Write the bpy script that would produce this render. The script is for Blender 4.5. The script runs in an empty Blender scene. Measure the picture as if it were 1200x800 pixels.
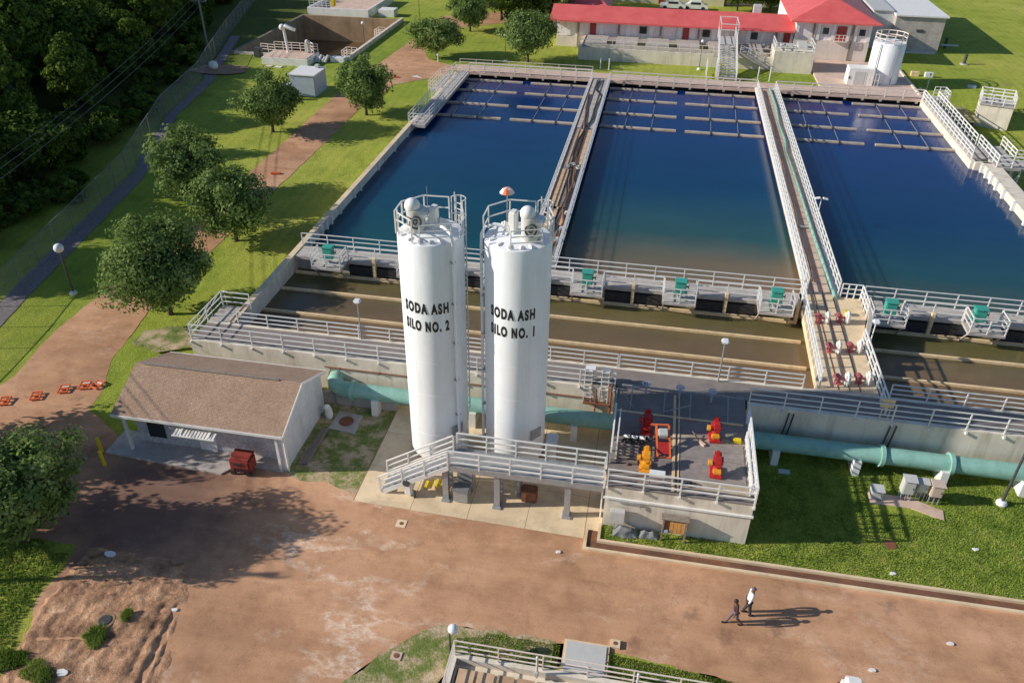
import bpy, bmesh, math, random
import numpy as np
from mathutils import Vector, Matrix
random.seed(7); RNG = np.random.default_rng(7)
S = bpy.context.scene
COL = S.collection
PI = math.pi
R = math.radians

# ------------------------------------------------------------------ materials
def newmat(name):
    m = bpy.data.materials.new(name); m.use_nodes = True
    nt = m.node_tree; b = nt.nodes.get('Principled BSDF')
    return m, nt, b

def N(nt, t, **kw):
    n = nt.nodes.new(t)
    for k, v in kw.items():
        if k.startswith('i_'):
            n.inputs[k[2:]].default_value = v
        else: setattr(n, k, v)
    return n

def wpos(nt, sc=(1, 1, 1)):
    g = N(nt, 'ShaderNodeNewGeometry'); mp = N(nt, 'ShaderNodeMapping')
    mp.inputs['Scale'].default_value = sc
    nt.links.new(g.outputs['Position'], mp.inputs['Vector']); return mp.outputs['Vector']

def noise(nt, vec, scale, detail=5, rough=.6):
    n = N(nt, 'ShaderNodeTexNoise'); n.inputs['Scale'].default_value = scale
    n.inputs['Detail'].default_value = detail; n.inputs['Roughness'].default_value = rough
    nt.links.new(vec, n.inputs['Vector']); return n.outputs['Fac']

def ramp(nt, fac, stops):
    r = N(nt, 'ShaderNodeValToRGB'); el = r.color_ramp.elements
    while len(el) < len(stops): el.new(.5)
    for e, (p, c) in zip(el, stops):
        e.position = p; e.color = (*c, 1) if len(c) == 3 else c
    nt.links.new(fac, r.inputs['Fac']); return r.outputs['Color']

def mixc(nt, fac, a, b, mode='MIX'):
    m = N(nt, 'ShaderNodeMix', data_type='RGBA', blend_type=mode)
    for s, v in ((m.inputs[0], fac), (m.inputs[6], a), (m.inputs[7], b)):
        if isinstance(v, (float, int)): s.default_value = v
        elif isinstance(v, tuple): s.default_value = (*v, 1)
        else: nt.links.new(v, s)
    return m.outputs[2]

def bump(nt, h, b, strength=.3, dist=.05):
    n = N(nt, 'ShaderNodeBump'); n.inputs['Strength'].default_value = strength; n.inputs['Distance'].default_value = dist
    nt.links.new(h, n.inputs['Height']); nt.links.new(n.outputs['Normal'], b.inputs['Normal'])

def plain(name, col, rough=.6, var=.25, scale=2.0, metal=0, bmp=.15, stain=None, stain_amt=.5, streak=False):
    """painted / metal / cloth surface: base colour with mottling, grime and a fine bump"""
    m, nt, b = newmat(name)
    v = wpos(nt); f = noise(nt, v, scale, 6, .65)
    dk = tuple(c * (1 - var) for c in col); lt = tuple(min(1, c * (1 + var * .45)) for c in col)
    c = ramp(nt, f, [(.3, dk), (.7, lt)])
    if stain:
        v2 = wpos(nt, (1, 1, .12) if streak else (1, 1, 1)); f2 = noise(nt, v2, scale * 1.6, 7, .7)
        k = ramp(nt, f2, [(.48, (0, 0, 0)), (.74, (stain_amt,) * 3)])
        c = mixc(nt, k, c, stain)
    nt.links.new(c, b.inputs['Base Color'])
    b.inputs['Roughness'].default_value = rough; b.inputs['Metallic'].default_value = metal
    if bmp: bump(nt, noise(nt, v, scale * 14, 3), b, bmp, .02)
    return m

M = {}
M['conc_wall'] = plain('concrete_cream', (.84, .74, .60), .85, .16, .8, stain=(.28, .22, .16), stain_amt=.55, streak=True)
M['conc_grey'] = plain('concrete_grey', (.54, .48, .43), .88, .22, 1.3, stain=(.2, .17, .14), stain_amt=.5)
M['conc_deck'] = plain('deck_dark_concrete', (.27, .225, .20), .9, .25, 1.2, stain=(.33, .28, .24), stain_amt=.4)
M['conc_pink'] = plain('deck_pink_concrete', (.74, .53, .41), .88, .18, 1.0, stain=(.34, .24, .18), stain_amt=.5)
M['conc_slab'] = plain('slab_cream', (.86, .66, .42), .88, .18, .5, stain=(.42, .31, .2), stain_amt=.6)
M['conc_shaded'] = plain('concrete_shaded_dark', (.26, .22, .15), .7, .35, 1.2, stain=(.10, .08, .05), stain_amt=.8, streak=True)  # wall shade put into the concrete colour, with darker streaks
M['beam'] = plain('baffle_concrete', (.56, .46, .36), .8, .25, 1.5, stain=(.2, .15, .1), stain_amt=.5)
M['pipe_cream'] = plain('trough_cream', (.90, .66, .38), .7, .2, 2, stain=(.35, .24, .12), stain_amt=.4)
M['white'] = plain('white_paint', (.90, .87, .82), .5, .08, 2, stain=(.5, .42, .34), stain_amt=.3, streak=True)
M['silo'] = plain('silo_white_paint', (.95, .95, .96), .4, .05, .7, stain=(.66, .60, .52), stain_amt=.5, streak=True, bmp=.03)
M['rail'] = plain('rail_paint', (.82, .79, .74), .45, .1, 3, bmp=0)
M['rail_cream'] = plain('rail_cream_paint', (.88, .74, .63), .5, .1, 3, bmp=0)
M['steel'] = plain('galvanised_steel', (.42, .42, .42), .45, .2, 4, metal=.3)
M['steel_dark'] = plain('dark_steel', (.09, .09, .095), .5, .3, 4, metal=.2)
M['black'] = plain('black_rubber', (.022, .022, .025), .7, .3, 4)
M['hole'] = plain('dark_opening', (.012, .011, .012), .8, .3, 3)
M['green_box'] = plain('green_paint', (.06, .40, .30), .45, .15, 5, stain=(.05, .2, .15))
M['pipe_green'] = plain('pipe_green_paint', (.30, .54, .45), .5, .14, 1.2, stain=(.12, .26, .2), stain_amt=.5)
M['red'] = plain('red_paint', (.55, .035, .03), .4, .2, 5, stain=(.25, .03, .02))
M['orange'] = plain('orange_paint', (.85, .19, .06), .45, .15, 5)
M['amber'] = plain('amber_paint', (.88, .38, .03), .45, .15, 5)
M['yellow'] = plain('yellow_paint', (.85, .62, .02), .5, .12, 5)
M['cabinet'] = plain('cabinet_paint', (.62, .60, .56), .45, .1, 3)
M['cabinet_cream'] = plain('cabinet_cream_paint', (.66, .52, .42), .5, .1, 3)
M['blue_cab'] = plain('blue_grey_paint', (.44, .50, .58), .45, .15, 2)
M['pumphouse_wall'] = plain('pinkish_render', (.96, .84, .82), .85, .1, .9, stain=(.55, .42, .38), stain_amt=.4, streak=True)
M['lower_wall'] = plain('cream_render', (.84, .72, .62), .85, .1, .9, stain=(.45, .36, .3), stain_amt=.4, streak=True)
M['brick_white'] = plain('white_block', (.72, .70, .70), .85, .14, 2.2, stain=(.4, .36, .33), stain_amt=.5, streak=True)
M['rust'] = plain('rusty_metal', (.26, .10, .05), .8, .4, 5, stain=(.4, .2, .08))
M['wood'] = plain('weathered_wood', (.85, .42, .12), .75, .35, 6, stain=(.2, .1, .05))
M['wood_grey'] = plain('grey_wood', (.30, .25, .20), .8, .35, 6)
M['tan'] = plain('tan_cover', (.70, .46, .28), .7, .2, 3)
M['brown_cover'] = plain('brown_cover', (.55, .34, .20), .6, .2, 3)
M['tarp'] = plain('grey_sheet', (.24, .24, .235), .6, .3, 3)
M['door_red'] = plain('red_door', (.38, .04, .035), .5, .2, 4)
M['glass_dark'] = plain('dark_glass', (.03, .035, .04), .15, .2, 2, bmp=0)
M['lettering'] = plain('black_lettering', (.018, .018, .02), .5, .1, 3, bmp=0)
M['globe'] = plain('white_globe', (.85, .85, .85), .3, .03, 3, bmp=0)
M['bark'] = plain('bark', (.10, .075, .055), .9, .4, 8, bmp=.6)
M['skin'] = plain('skin', (.16, .075, .045), .55, .1, 8, bmp=0)
M['hair'] = plain('hair', (.012, .01, .01), .7, .1, 8, bmp=0)
M['shirt_white'] = plain('white_shirt', (.80, .80, .84), .8, .06, 9)
M['shirt_dark'] = plain('dark_brown_shirt', (.075, .035, .035), .8, .2, 9)
M['trouser_dark'] = plain('charcoal_trousers', (.05, .045, .05), .8, .2, 9)
M['trouser_purple'] = plain('dull_purple_trousers', (.17, .12, .14), .8, .2, 9)
M['car_white'] = plain('car_white_paint', (.8, .8, .8), .25, .04, 2, bmp=0)
M['cream_build'] = plain('cream_building', (.72, .66, .42), .85, .1, .5)
M['soil'] = plain('bare_soil', (.42, .25, .14), .95, .4, 1.5, bmp=.7, stain=(.25, .13, .07))

def roofmat():
    m, nt, b = newmat('roof_shingles')
    v = wpos(nt); br = N(nt, 'ShaderNodeTexBrick'); br.inputs['Scale'].default_value = 5.5
    br.inputs['Mortar Size'].default_value = .035; br.inputs['Brick Width'].default_value = .62; br.inputs['Row Height'].default_value = .42
    br.inputs['Color1'].default_value = (.64, .42, .285, 1); br.inputs['Color2'].default_value = (.48, .315, .215, 1); br.inputs['Mortar'].default_value = (.26, .17, .12, 1)
    nt.links.new(v, br.inputs['Vector'])
    c = mixc(nt, .75, br.outputs['Color'], ramp(nt, noise(nt, v, .7, 6), [(.3, (.72, .68, .64)), (.7, (1, 1, 1))]), 'MULTIPLY')
    c = mixc(nt, .45, c, ramp(nt, noise(nt, v, 9, 3), [(.35, (.55, .55, .55)), (.65, (1, 1, 1))]), 'MULTIPLY')
    nt.links.new(c, b.inputs['Base Color']); b.inputs['Roughness'].default_value = .92
    bump(nt, noise(nt, v, 14, 3), b, .5, .03); return m
M['shingle'] = roofmat()

def redroof():
    m, nt, b = newmat('red_metal_roof')
    v = wpos(nt); w = N(nt, 'ShaderNodeTexWave'); w.inputs['Scale'].default_value = 1.1; w.bands_direction = 'X'; w.wave_profile = 'SAW'
    nt.links.new(v, w.inputs['Vector'])
    c = ramp(nt, noise(nt, v, .5, 5), [(.3, (.72, .11, .10)), (.7, (.86, .17, .15))])
    c = mixc(nt, .25, c, ramp(nt, w.outputs['Fac'], [(.0, (.35, .35, .35)), (.12, (1, 1, 1))]), 'MULTIPLY')
    nt.links.new(c, b.inputs['Base Color']); b.inputs['Roughness'].default_value = .45; return m
M['redroof'] = redroof()

def brickmat():
    m, nt, b = newmat('mottled_brick')
    v = wpos(nt, (1, 1, 1)); br = N(nt, 'ShaderNodeTexBrick'); br.inputs['Scale'].default_value = 5
    mp = N(nt, 'ShaderNodeMapping'); mp.inputs['Rotation'].default_value = (PI / 2, 0, 0); nt.links.new(v, mp.inputs['Vector'])
    br.inputs['Color1'].default_value = (.85, .80, .80, 1); br.inputs['Color2'].default_value = (.46, .42, .43, 1); br.inputs['Mortar'].default_value = (.66, .62, .60, 1)
    br.inputs['Mortar Size'].default_value = .03; nt.links.new(mp.outputs['Vector'], br.inputs['Vector'])
    c = mixc(nt, .5, br.outputs['Color'], ramp(nt, noise(nt, v, 3, 5), [(.35, (.5, .5, .52)), (.7, (1, 1, 1))]), 'MULTIPLY')
    nt.links.new(c, b.inputs['Base Color']); b.inputs['Roughness'].default_value = .9; return m
M['brick'] = brickmat()

def grassmat():
    m, nt, b = newmat('lawn_grass')
    v = wpos(nt)
    big = noise(nt, v, .045, 4, .6); mid = noise(nt, v, .45, 6, .7); fine = noise(nt, v, 5, 5, .75)
    c = ramp(nt, big, [(.32, (.29, .39, .05)), (.5, (.42, .48, .07)), (.68, (.60, .58, .12))])
    c = mixc(nt, .75, c, ramp(nt, mid, [(.3, (.5, .58, .45)), (.52, (.95, .95, .9)), (.75, (1.0, .92, .75))]), 'MULTIPLY')
    c = mixc(nt, .6, c, ramp(nt, fine, [(.3, (.42, .45, .4)), (.6, (1, 1, 1))]), 'MULTIPLY')
    dry = ramp(nt, noise(nt, v, .13, 7, .75), [(.63, (0, 0, 0)), (.72, (.6,) * 3)])
    c = mixc(nt, dry, c, (.42, .32, .15))
    # mowing stripes
    w = N(nt, 'ShaderNodeTexWave'); w.inputs['Scale'].default_value = .32; w.inputs['Distortion'].default_value = 1.2; w.inputs['Detail Scale'].default_value = .3; w.bands_direction = 'X'
    nt.links.new(wpos(nt, (1, .35, 0)), w.inputs['Vector'])
    c = mixc(nt, .16, c, ramp(nt, w.outputs['Fac'], [(.3, (.6, .6, .6)), (.7, (1, 1, 1))]), 'MULTIPLY')
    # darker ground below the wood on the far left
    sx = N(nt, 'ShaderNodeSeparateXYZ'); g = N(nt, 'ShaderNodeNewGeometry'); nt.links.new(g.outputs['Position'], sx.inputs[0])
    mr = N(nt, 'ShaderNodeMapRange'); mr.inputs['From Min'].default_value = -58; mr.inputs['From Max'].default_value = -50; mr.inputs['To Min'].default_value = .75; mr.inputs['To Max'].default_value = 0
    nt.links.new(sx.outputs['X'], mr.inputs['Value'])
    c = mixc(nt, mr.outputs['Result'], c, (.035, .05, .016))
    nt.links.new(c, b.inputs['Base Color']); b.inputs['Roughness'].default_value = .95; b.inputs['Specular IOR Level'].default_value = .15
    bump(nt, noise(nt, v, 7, 4, .8), b, .8, .12); return m
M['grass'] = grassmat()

def roadmat():
    m, nt, b = newmat('brown_asphalt')
    v = wpos(nt)
    big = noise(nt, v, .11, 6, .62); mid = noise(nt, v, .6, 8, .72); fine = noise(nt, v, 16, 3, .7)
    c = ramp(nt, big, [(.30, (.50, .275, .155)), (.5, (.72, .395, .22)), (.70, (.88, .50, .30))])
    c = mixc(nt, .6, c, ramp(nt, mid, [(.3, (.50, .44, .42)), (.56, (1, 1, 1))]), 'MULTIPLY')
    c = mixc(nt, .35, c, ramp(nt, fine, [(.3, (.45, .45, .45)), (.65, (1, 1, 1))]), 'MULTIPLY')
    # reddish silt washes and pale dried patches
    wash = ramp(nt, noise(nt, wpos(nt, (.35, 1, 1)), .5, 8, .7), [(.58, (0, 0, 0)), (.80, (.45,) * 3)])
    c = mixc(nt, wash, c, (1.0, .64, .38))
    vn = noise(nt, wpos(nt, (.6, 1, 1)), .17, 10, .68)
    vein = ramp(nt, vn, [(.470, (0, 0, 0)), (.495, (.9,) * 3), (.503, (.5,) * 3), (.53, (0, 0, 0))])
    msk = ramp(nt, noise(nt, v, .13, 5, .6), [(.47, (0, 0, 0)), (.58, (1, 1, 1))])
    pat = ramp(nt, noise(nt, v, 2.6, 5, .7), [(.36, (.15,) * 3), (.6, (1, 1, 1))])
    k = mixc(nt, 1.0, mixc(nt, 1.0, vein, msk, 'MULTIPLY'), pat, 'MULTIPLY')
    # the silt lies thickest at the lower left of the yard
    g2 = N(nt, 'ShaderNodeNewGeometry'); ds = N(nt, 'ShaderNodeVectorMath', operation='DISTANCE'); ds.inputs[1].default_value = (-13, 18.5, 0); nt.links.new(g2.outputs['Position'], ds.inputs[0])
    fl = N(nt, 'ShaderNodeMapRange'); fl.inputs['From Min'].default_value = 4; fl.inputs['From Max'].default_value = 17; fl.inputs['To Min'].default_value = 1; fl.inputs['To Max'].default_value = .3; nt.links.new(ds.outputs['Value'], fl.inputs['Value'])
    k = mixc(nt, 1.0, k, fl.outputs['Result'], 'MULTIPLY')
    c = mixc(nt, k, c, (1.0, .80, .62))
    # tarry, damp ground in front of the shed, darkened further to deepen the yard shadow
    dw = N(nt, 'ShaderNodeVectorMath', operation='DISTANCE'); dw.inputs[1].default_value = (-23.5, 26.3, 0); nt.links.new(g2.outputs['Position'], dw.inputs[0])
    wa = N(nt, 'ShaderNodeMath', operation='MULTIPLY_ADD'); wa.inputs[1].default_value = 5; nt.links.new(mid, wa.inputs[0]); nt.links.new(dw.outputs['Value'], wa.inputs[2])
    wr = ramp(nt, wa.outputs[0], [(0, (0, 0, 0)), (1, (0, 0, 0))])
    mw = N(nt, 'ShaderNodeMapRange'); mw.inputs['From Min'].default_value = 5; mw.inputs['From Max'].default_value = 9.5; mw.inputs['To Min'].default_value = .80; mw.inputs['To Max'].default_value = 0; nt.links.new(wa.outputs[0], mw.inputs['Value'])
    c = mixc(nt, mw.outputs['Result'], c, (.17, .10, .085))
    # tar repairs and oil
    vo = N(nt, 'ShaderNodeTexVoronoi'); vo.inputs['Scale'].default_value = .33; vo.inputs['Randomness'].default_value = 1
    dv = N(nt, 'ShaderNodeVectorMath', operation='ADD'); nt.links.new(v, dv.inputs[0]); nn = N(nt, 'ShaderNodeTexNoise'); nn.inputs['Scale'].default_value = 2.5; nt.links.new(v, nn.inputs['Vector']); nt.links.new(nn.outputs['Color'], dv.inputs[1]); nt.links.new(dv.outputs[0], vo.inputs['Vector'])
    c = mixc(nt, ramp(nt, vo.outputs['Distance'], [(.04, (.5,) * 3), (.17, (0, 0, 0))]), c, (.18, .10, .07))
    cr = ramp(nt, noise(nt, v, .28, 9, .62), [(.498, (0, 0, 0)), (.5, (.4,) * 3), (.502, (0, 0, 0))])
    c = mixc(nt, cr, c, (.16, .09, .06))
    st = noise(nt, wpos(nt, (.05, 1.1, 1)), .9, 5, .6)
    c = mixc(nt, .45, c, ramp(nt, st, [(.35, (.66, .62, .60)), (.65, (1, 1, 1))]), 'MULTIPLY')
    nt.links.new(c, b.inputs['Base Color']); b.inputs['Roughness'].default_value = .9; b.inputs['Specular IOR Level'].default_value = .25
    bump(nt, mid, b, .3, .06)
    return m
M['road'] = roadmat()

def dirtmat():
    m, nt, b = newmat('rutted_dirt')
    v = wpos(nt); f = noise(nt, v, .9, 8, .72)
    c = ramp(nt, f, [(.34, (.14, .07, .04)), (.46, (.44, .235, .13)), (.58, (.68, .38, .215)), (.76, (.98, .70, .47))])
    c = mixc(nt, .5, c, ramp(nt, noise(nt, v, 9, 4, .7), [(.35, (.5, .48, .46)), (.6, (1, 1, 1))]), 'MULTIPLY')
    nt.links.new(c, b.inputs['Base Color']); b.inputs['Roughness'].default_value = .95
    bump(nt, noise(nt, v, 5, 6, .7), b, .9, .12); return m
M['dirt'] = dirtmat()

def patchmat():
    m, nt, b = newmat('worn_grass_and_sand')
    v = wpos(nt); f = noise(nt, v, .8, 8, .75)
    c = ramp(nt, f, [(.36, (.13, .19, .03)), (.47, (.24, .27, .07)), (.55, (.56, .42, .25)), (.75, (.82, .64, .44))])
    c = mixc(nt, .5, c, ramp(nt, noise(nt, v, 11, 4, .7), [(.35, (.5, .5, .46)), (.6, (1, 1, 1))]), 'MULTIPLY')
    nt.links.new(c, b.inputs['Base Color']); b.inputs['Roughness'].default_value = .95
    bump(nt, noise(nt, v, 8, 5, .7), b, .7, .08); return m
M['patch'] = patchmat()

def watermat(name, stops, y0, y1, rough=.07, bmp=.12, warp=7.0, mott=.4, scale=1.2, sss=0):
    """turbid water: the tint follows the silt (it settles towards one end), with drifting mottles"""
    m, nt, b = newmat(name)
    g = N(nt, 'ShaderNodeNewGeometry'); sx = N(nt, 'ShaderNodeSeparateXYZ'); nt.links.new(g.outputs['Position'], sx.inputs[0])
    v = wpos(nt); nz = noise(nt, wpos(nt, (.6, 1, 1)), .09, 4, .55)
    mul = N(nt, 'ShaderNodeMath', operation='MULTIPLY_ADD'); mul.inputs[1].default_value = warp; mul.inputs[2].default_value = -warp / 2
    nt.links.new(nz, mul.inputs[0])
    ad = N(nt, 'ShaderNodeMath', operation='ADD'); nt.links.new(mul.outputs[0], ad.inputs[0]); nt.links.new(sx.outputs['Y'], ad.inputs[1])
    mr = N(nt, 'ShaderNodeMapRange'); mr.inputs['From Min'].default_value = y0; mr.inputs['From Max'].default_value = y1
    nt.links.new(ad.outputs[0], mr.inputs['Value'])
    c = ramp(nt, mr.outputs['Result'], stops)
    c = mixc(nt, mott, c, ramp(nt, noise(nt, wpos(nt, (.35, 1, 1)), .25, 6, .65), [(.3, (.45, .5, .55)), (.7, (1, 1, 1))]), 'MULTIPLY')
    nt.links.new(c, b.inputs['Base Color']); b.inputs['Roughness'].default_value = rough; b.inputs['IOR'].default_value = 1.33; b.inputs['Specular IOR Level'].default_value = .42
    if sss:
        b.subsurface_method = 'BURLEY'; b.inputs['Subsurface Weight'].default_value = 1; b.inputs['Subsurface Radius'].default_value = (.7, 1, 1); b.inputs['Subsurface Scale'].default_value = sss
    bump(nt, noise(nt, v, scale * 1.6, 6, .7), b, bmp * 1.6, .06); return m
M['water'] = watermat('basin_water', [(0, (.27, .185, .115)), (.09, (.20, .16, .10)), (.18, (.035, .11, .11)), (.4, (.004, .055, .13)), (.7, (.004, .04, .15)), (1, (.004, .03, .17))], 51, 98, sss=2.2)
M['water_left'] = watermat('basin_water_clear', [(0, (.015, .09, .10)), (.25, (.006, .068, .12)), (.6, (.004, .045, .14)), (1, (.004, .03, .17))], 51, 98, sss=2.2)
M['water_right'] = watermat('basin_water_blue', [(0, (.08, .11, .09)), (.10, (.02, .085, .10)), (.3, (.005, .05, .13)), (.7, (.004, .035, .16)), (1, (.004, .03, .18))], 51, 98, sss=2.2)
M['water_brown'] = watermat('settling_water', [(0, (.27, .175, .10)), (.4, (.21, .14, .075)), (.6, (.18, .14, .065)), (.85, (.15, .135, .05)), (1, (.11, .10, .05))], 40, 50, .09, .2, 6, .6, sss=.25)
M['water_mud'] = watermat('reservoir_water', [(0, (.13, .08, .03)), (1, (.17, .10, .04))], 102, 127, .08, .1)

def leafmat(name, a, b_, c_):
    m = bpy.data.materials.new(name); m.use_nodes = True; nt = m.node_tree; nt.nodes.clear()
    out = N(nt, 'ShaderNodeOutputMaterial'); d = N(nt, 'ShaderNodeBsdfDiffuse'); t = N(nt, 'ShaderNodeBsdfTranslucent'); mx = N(nt, 'ShaderNodeMixShader')
    v = wpos(nt); c = ramp(nt, noise(nt, v, .9, 5, .7), [(.34, a), (.5, b_), (.66, c_)])
    c = mixc(nt, .5, c, ramp(nt, noise(nt, v, 7, 3, .7), [(.3, (.45, .45, .45)), (.65, (1, 1, 1))]), 'MULTIPLY')
    nt.links.new(c, d.inputs['Color']); nt.links.new(c, t.inputs['Color']); mx.inputs[0].default_value = .28
    nt.links.new(d.outputs[0], mx.inputs[1]); nt.links.new(t.outputs[0], mx.inputs[2]); nt.links.new(mx.outputs[0], out.inputs['Surface'])
    return m
M['leaf'] = leafmat('pear_leaves', (.10, .16, .045), (.20, .29, .08), (.42, .50, .18))
M['leaf_wood'] = leafmat('wood_leaves', (.045, .075, .02), (.10, .16, .03), (.26, .33, .06))
M['leaf_dry'] = leafmat('wood_leaves_brownish', (.045, .05, .022), (.085, .085, .035), (.13, .12, .05))
M['blade'] = leafmat('grass_blades', (.17, .26, .045), (.32, .42, .09), (.52, .54, .16))
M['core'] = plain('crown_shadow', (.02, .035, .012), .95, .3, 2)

def chainlink():
    m = bpy.data.materials.new('chain_link'); m.use_nodes = True; nt = m.node_tree; nt.nodes.clear()
    out = N(nt, 'ShaderNodeOutputMaterial'); d = N(nt, 'ShaderNodeBsdfPrincipled'); t = N(nt, 'ShaderNodeBsdfTransparent'); mx = N(nt, 'ShaderNodeMixShader')
    d.inputs['Base Color'].default_value = (.46, .44, .48, 1); d.inputs['Roughness'].default_value = .5
    v = wpos(nt, (1, 1, 1)); f = noise(nt, v, 3, 3)
    mr = N(nt, 'ShaderNodeMapRange'); mr.inputs['To Min'].default_value = .04; mr.inputs['To Max'].default_value = .30; nt.links.new(f, mr.inputs['Value'])
    nt.links.new(mr.outputs[0], mx.inputs[0]); nt.links.new(t.outputs[0], mx.inputs[1]); nt.links.new(d.outputs[0], mx.inputs[2]); nt.links.new(mx.outputs[0], out.inputs['Surface'])
    return m
M['chain'] = chainlink()
M['gate_dark'] = plain('dark_gate_panel', (.035, .034, .04), .6, .4, 3, stain=(.12, .09, .06), stain_amt=.6)
M['rust_run'] = plain('rust_streak_paint', (.60, .50, .42), .6, .3, 5)
M['valve_red'] = plain('faded_red_paint', (.55, .10, .12), .6, .3, 6, stain=(.7, .45, .4), stain_amt=.7)
M['plate'] = plain('deck_plate', (.34, .29, .26), .8, .3, 2.5, stain=(.2, .17, .15))
M['plate_stain'] = plain('stained_screed', (.50, .40, .28), .9, .35, 2.2, stain=(.25, .2, .16))
M['fence_steel'] = plain('fence_steel', (.22, .21, .24), .6, .2, 3)
M['wire'] = plain('aged_wire', (.13, .13, .14), .6, .1, 3, bmp=0)
M['machine_red'] = plain('dull_red_paint', (.34, .05, .035), .55, .3, 4, stain=(.15, .05, .03))

# ------------------------------------------------------------------ mesh helpers
class MB:
    def __init__(s): s.v = []; s.f = []; s.m = []
    def add(s, vs, fs, mi=0):
        o = len(s.v); s.v += [tuple(p) for p in vs]; s.f += [tuple(i + o for i in f) for f in fs]; s.m += [mi] * len(fs); return s
    def box(s, x0, x1, y0, y1, z0, z1, mi=0):
        return s.add([(x0, y0, z0), (x1, y0, z0), (x1, y1, z0), (x0, y1, z0), (x0, y0, z1), (x1, y0, z1), (x1, y1, z1), (x0, y1, z1)],
                     [(0, 3, 2, 1), (4, 5, 6, 7), (0, 1, 5, 4), (1, 2, 6, 5), (2, 3, 7, 6), (3, 0, 4, 7)], mi)
    def rbox(s, c, size, rz=0, mi=0, bev=0, rx=0, ry=0):
        """bevelled box, centre c"""
        hx, hy, hz = [k / 2 for k in size]; b = min(bev, hx * .9, hy * .9, hz * .9)
        mt = Matrix.Translation(c) @ Matrix.Rotation(rz, 4, 'Z') @ Matrix.Rotation(ry, 4, 'Y') @ Matrix.Rotation(rx, 4, 'X')
        if b <= 0:
            vs = [(sx * hx, sy * hy, sz * hz) for sz in (-1, 1) for sx, sy in ((-1, -1), (1, -1), (1, 1), (-1, 1))]
            return s.add([mt @ Vector(p) for p in vs], [(0, 3, 2, 1), (4, 5, 6, 7), (0, 1, 5, 4), (1, 2, 6, 5), (2, 3, 7, 6), (3, 0, 4, 7)], mi)
        bm = bmesh.new(); bmesh.ops.create_cube(bm, size=2)
        for q in bm.verts: q.co = Vector((q.co.x * hx, q.co.y * hy, q.co.z * hz))
        bmesh.ops.bevel(bm, geom=bm.edges[:], offset=b, segments=2, affect='EDGES')
        bm.verts.index_update()
        s.add([mt @ q.co for q in bm.verts], [tuple(q.index for q in f.verts) for f in bm.faces], mi); bm.free(); return s
    def bar(s, p, q, w=.05, h=None, mi=0):
        p = Vector(p); q = Vector(q); d = q - p
        if d.length < 1e-6: return s
        d.normalize(); up = Vector((0, 0, 1)) if abs(d.z) < .95 else Vector((0, 1, 0))
        a = d.cross(up).normalized(); b = a.cross(d).normalized(); h = h or w; a *= w / 2; b *= h / 2
        return s.add([p - a - b, p + a - b, p + a + b, p - a + b, q - a - b, q + a - b, q + a + b, q - a + b],
                     [(0, 3, 2, 1), (4, 5, 6, 7), (0, 1, 5, 4), (1, 2, 6, 5), (2, 3, 7, 6), (3, 0, 4, 7)], mi)
    def tube(s, pts, r, n=8, mi=0, cap=True):
        pts = [Vector(p) for p in pts]; rs = r if isinstance(r, (list, tuple)) else [r] * len(pts); rings = []; pa = None
        for i, p in enumerate(pts):
            d = (pts[min(i + 1, len(pts) - 1)] - pts[max(i - 1, 0)]).normalized()
            if pa is None:
                up = Vector((0, 0, 1)) if abs(d.z) < .9 else Vector((1, 0, 0)); a = d.cross(up).normalized()
            else:
                a = (pa - d * pa.dot(d)); a = a.normalized() if a.length > 1e-6 else d.orthogonal().normalized()
            pa = a; b = d.cross(a)
            rings.append([p + (a * math.cos(2 * PI * k / n) + b * math.sin(2 * PI * k / n)) * rs[i] for k in range(n)])
        vs = [q for rg in rings for q in rg]; fs = []
        for i in range(len(pts) - 1):
            for k in range(n):
                k2 = (k + 1) % n; fs.append((i * n + k, (i + 1) * n + k, (i + 1) * n + k2, i * n + k2))
        if cap: fs.append(tuple(range(n))); fs.append(tuple((len(pts) - 1) * n + k for k in reversed(range(n))))
        return s.add(vs, fs, mi)
    def cyl(s, c, r, h, n=24, mi=0, r2=None):
        return s.tube([c, (c[0], c[1], c[2] + h)], [r, r if r2 is None else r2], n, mi)
    def lathe(s, c, prof, n=24, mi=0):
        vs = []; fs = []
        for r, z in prof:
            for k in range(n): vs.append((c[0] + r * math.cos(2 * PI * k / n), c[1] + r * math.sin(2 * PI * k / n), c[2] + z))
        for i in range(len(prof) - 1):
            for k in range(n):
                k2 = (k + 1) % n; fs.append((i * n + k, i * n + k2, (i + 1) * n + k2, (i + 1) * n + k))
        fs.append(tuple(reversed(range(n)))); fs.append(tuple((len(prof) - 1) * n + k for k in range(n)))
        return s.add(vs, fs, mi)
    def ball(s, c, r, n=10, mi=0, sz=1):
        prof = [(max(1e-3, r * math.sin(PI * i / n)), -r * sz * math.cos(PI * i / n)) for i in range(n + 1)]
        return s.lathe(c, prof, n + 4, mi)
    def poly(s, pts, mi=0): return s.add(pts, [tuple(range(len(pts)))], mi)
    def prism(s, pts, z0, z1, mi=0):
        n = len(pts); vs = [(x, y, z0) for x, y in pts] + [(x, y, z1) for x, y in pts]
        return s.add(vs, [tuple(reversed(range(n))), tuple(range(n, 2 * n))] + [(i, (i + 1) % n, (i + 1) % n + n, i + n) for i in range(n)], mi)
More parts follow.
